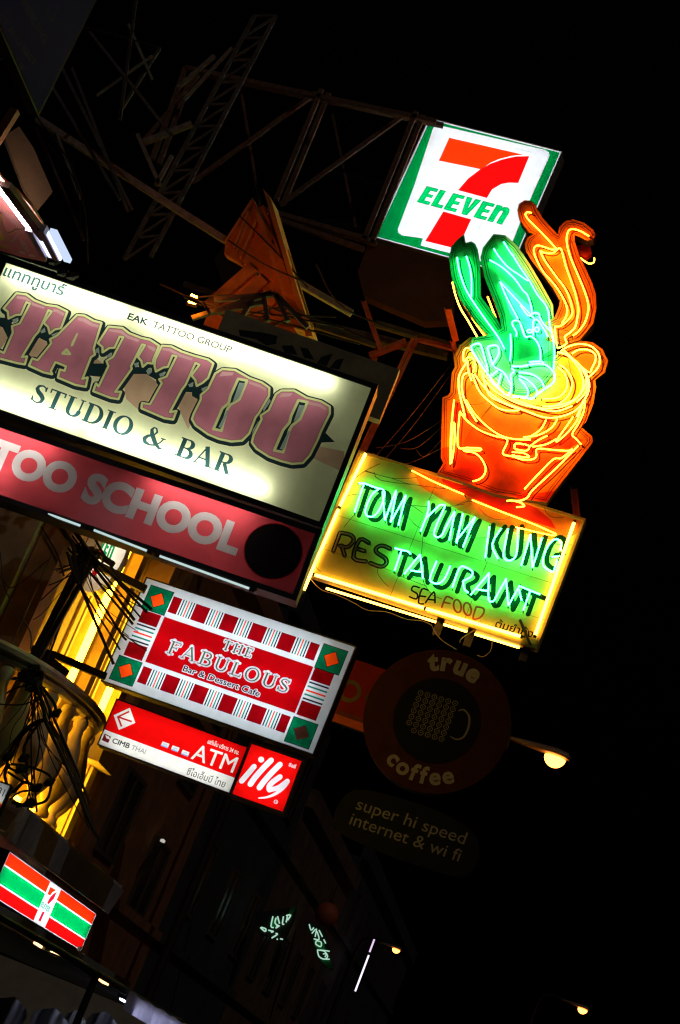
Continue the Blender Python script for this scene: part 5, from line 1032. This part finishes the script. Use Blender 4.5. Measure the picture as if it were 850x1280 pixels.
obj('cap', MB().lathe(c, [(.05, .36), (.06, .30), (.0, .30)], 12).tube([c+Vector((0, 0, .33)), c+Vector((0, 0, 1.2))], .01, 5), steel_dark, r)
r = thing('wall_lamp', 'tiny white lamp on the brown building', 'lamp', on_x(203, 1052, -7.8))
p = on_x(203, 1052, -7.8); obj('lamp_head', MB().lathe(p, [(.0, .05), (.045, .03), (.045, -.01), (.0, -.01)], 10), glow('tiny_white_lamp', (.5, .48, .42), 1.0), r); obj('stem', MB().bar(p+Vector((0, 0, -.02)), p+Vector((-.1, -.1, -.55)), .04), steel_dark, r)
# ---- street stall at the bottom left
st = thing('market_stall', 'dark street stall canopy with a pale lavender valance at the bottom left', 'stall', (-4.2, 11.5, 0))
mb = MB(); n = 18
vs = []; fs = []
for i in range(n+1):
    y = 7.6+6.6*i/n
    for j in range(7):
        x = -2.75-2.6*j/6; vs.append((x, y, 1.955+.05*j/6+.008*math.sin(i*1.9+j)))
for i in range(n):
    for j in range(6): fs.append((i*7+j, i*7+j+1, (i+1)*7+j+1, (i+1)*7+j))
mb.add(vs, fs); obj('canopy', mb, tarp, st)
mb = MB(); vs = []; fs = []
for i in range(31):
    y = 11.6+2.6*i/30
    for j, zz in enumerate((1.985, 1.93, 1.865)): vs.append((-2.70+.015*math.sin(i*.9)*j, y, zz+.006*math.sin(i*1.1+j)))
for i in range(30):
    for j in range(2): fs.append((i*3+j, i*3+j+1, (i+1)*3+j+1, (i+1)*3+j))
mb.add(vs, fs); obj('valance', mb, acrylic('lavender_tarpaulin', (.66, .64, .82), .7, .25, 5), st)
mb = MB()
for x, y in ((-2.78, 7.7), (-2.78, 11.0), (-2.78, 14.1), (-5.3, 7.7), (-5.3, 11), (-5.3, 14.1)): mb.tube([(x, y, .13), (x, y, 2.0)], .022, 8)
for x in (-2.78, -5.3): mb.tube([(x, 7.6, 1.99), (x, 14.2, 1.99)], .02, 8)
for y in (7.7, 11, 14.1): mb.tube([(-2.78, y, 1.985), (-5.3, y, 1.985)], .02, 8)
obj('pole_frame', mb, steel_dark, st)
tl = thing('tube_lamp', 'cold tube lamp hanging under the stall canopy', 'lamp', (-2.8, 12.9, 1.93)); obj('tube', MB().tube([(-2.80, 11.9, 1.935), (-2.80, 14.0, 1.935)], .013, 8), glow('stall_tube', (1.0, 1.05, 1.4), 7.0), tl); obj('holder', MB().bar((-2.80, 11.85, 1.955), (-2.80, 14.05, 1.955), .04), steel_dark, tl)
cloth = mat('white_cotton', (.55, .55, .58), .9, 0, .2, 6, .3)
def garment(px0, py0, px1, py1, Y, label, M, seed):
    random.seed(seed); P = Plane(at((px0+px1)/2, (py0+py1)/2, Y), 1, 1, 10, 0); W = (px1-px0)*P.px(1); H = .62; mb = MB(); nx, ny = 16, 14; top = P.uv((px0+px1)/2, py0).y
    for side in (0, 1):
        vs = []; fs = []
        for j in range(ny+1):
            t = j/ny; half = W/2*(1.0 if t < .12 else .80+.08*t); half *= (.75+.25*min(1, t/.12))
            for i in range(nx+1):
                s_ = i/nx*2-1; fold = .02*math.sin(s_*7+seed+t*2)+.012*math.sin(s_*13+t*5)
                bulge = .05*math.cos(s_*math.pi/2)*(1 if side == 0 else -1); vs.append(P.at(s_*half, top-H*t-(.05*abs(s_) if t < .12 else .05*(1-.4*t)), bulge+fold))
        for j in range(ny):
            for i in range(nx):
                q = (j*(nx+1)+i, j*(nx+1)+i+1, (j+1)*(nx+1)+i+1, (j+1)*(nx+1)+i); fs.append(q[::-1] if side == 0 else q)
        mb.add(vs, fs)
    o = solo('hanging_shirt', mb, M, label, 'shirt', 'shirts hung in the stall', smooth_=True); return o
garment(-14, 1243, 36, 1290, 12.2, 'white shirt hung in the stall at the left edge', cloth, 1)
garment(36, 1257, 88, 1300, 12.4, 'broad white shirt hung in the stall, second from the left edge', cloth, 2)
garment(74, 1260, 108, 1300, 12.8, 'crumpled white shirt hung in the stall, third from the left edge', mat('offwhite_cotton', (.45, .44, .42), .9, 0, .2, 6, .3), 3)
garment(106, 1262, 150, 1300, 13.2, 'grey shirt hung in the stall, farthest from the left edge', mat('grey_cotton', (.25, .25, .26), .9, 0, .3, 6, .3), 4)
bk = MB().box((-5.6, 14.9, 1.3), (2.6, 0, 0), (0, .04, 0), (0, 0, .75)); solo('backboard', bk, mat('beige_board', (.42, .33, .20), .7), 'beige board at the back of the stall behind the shirts', 'board')
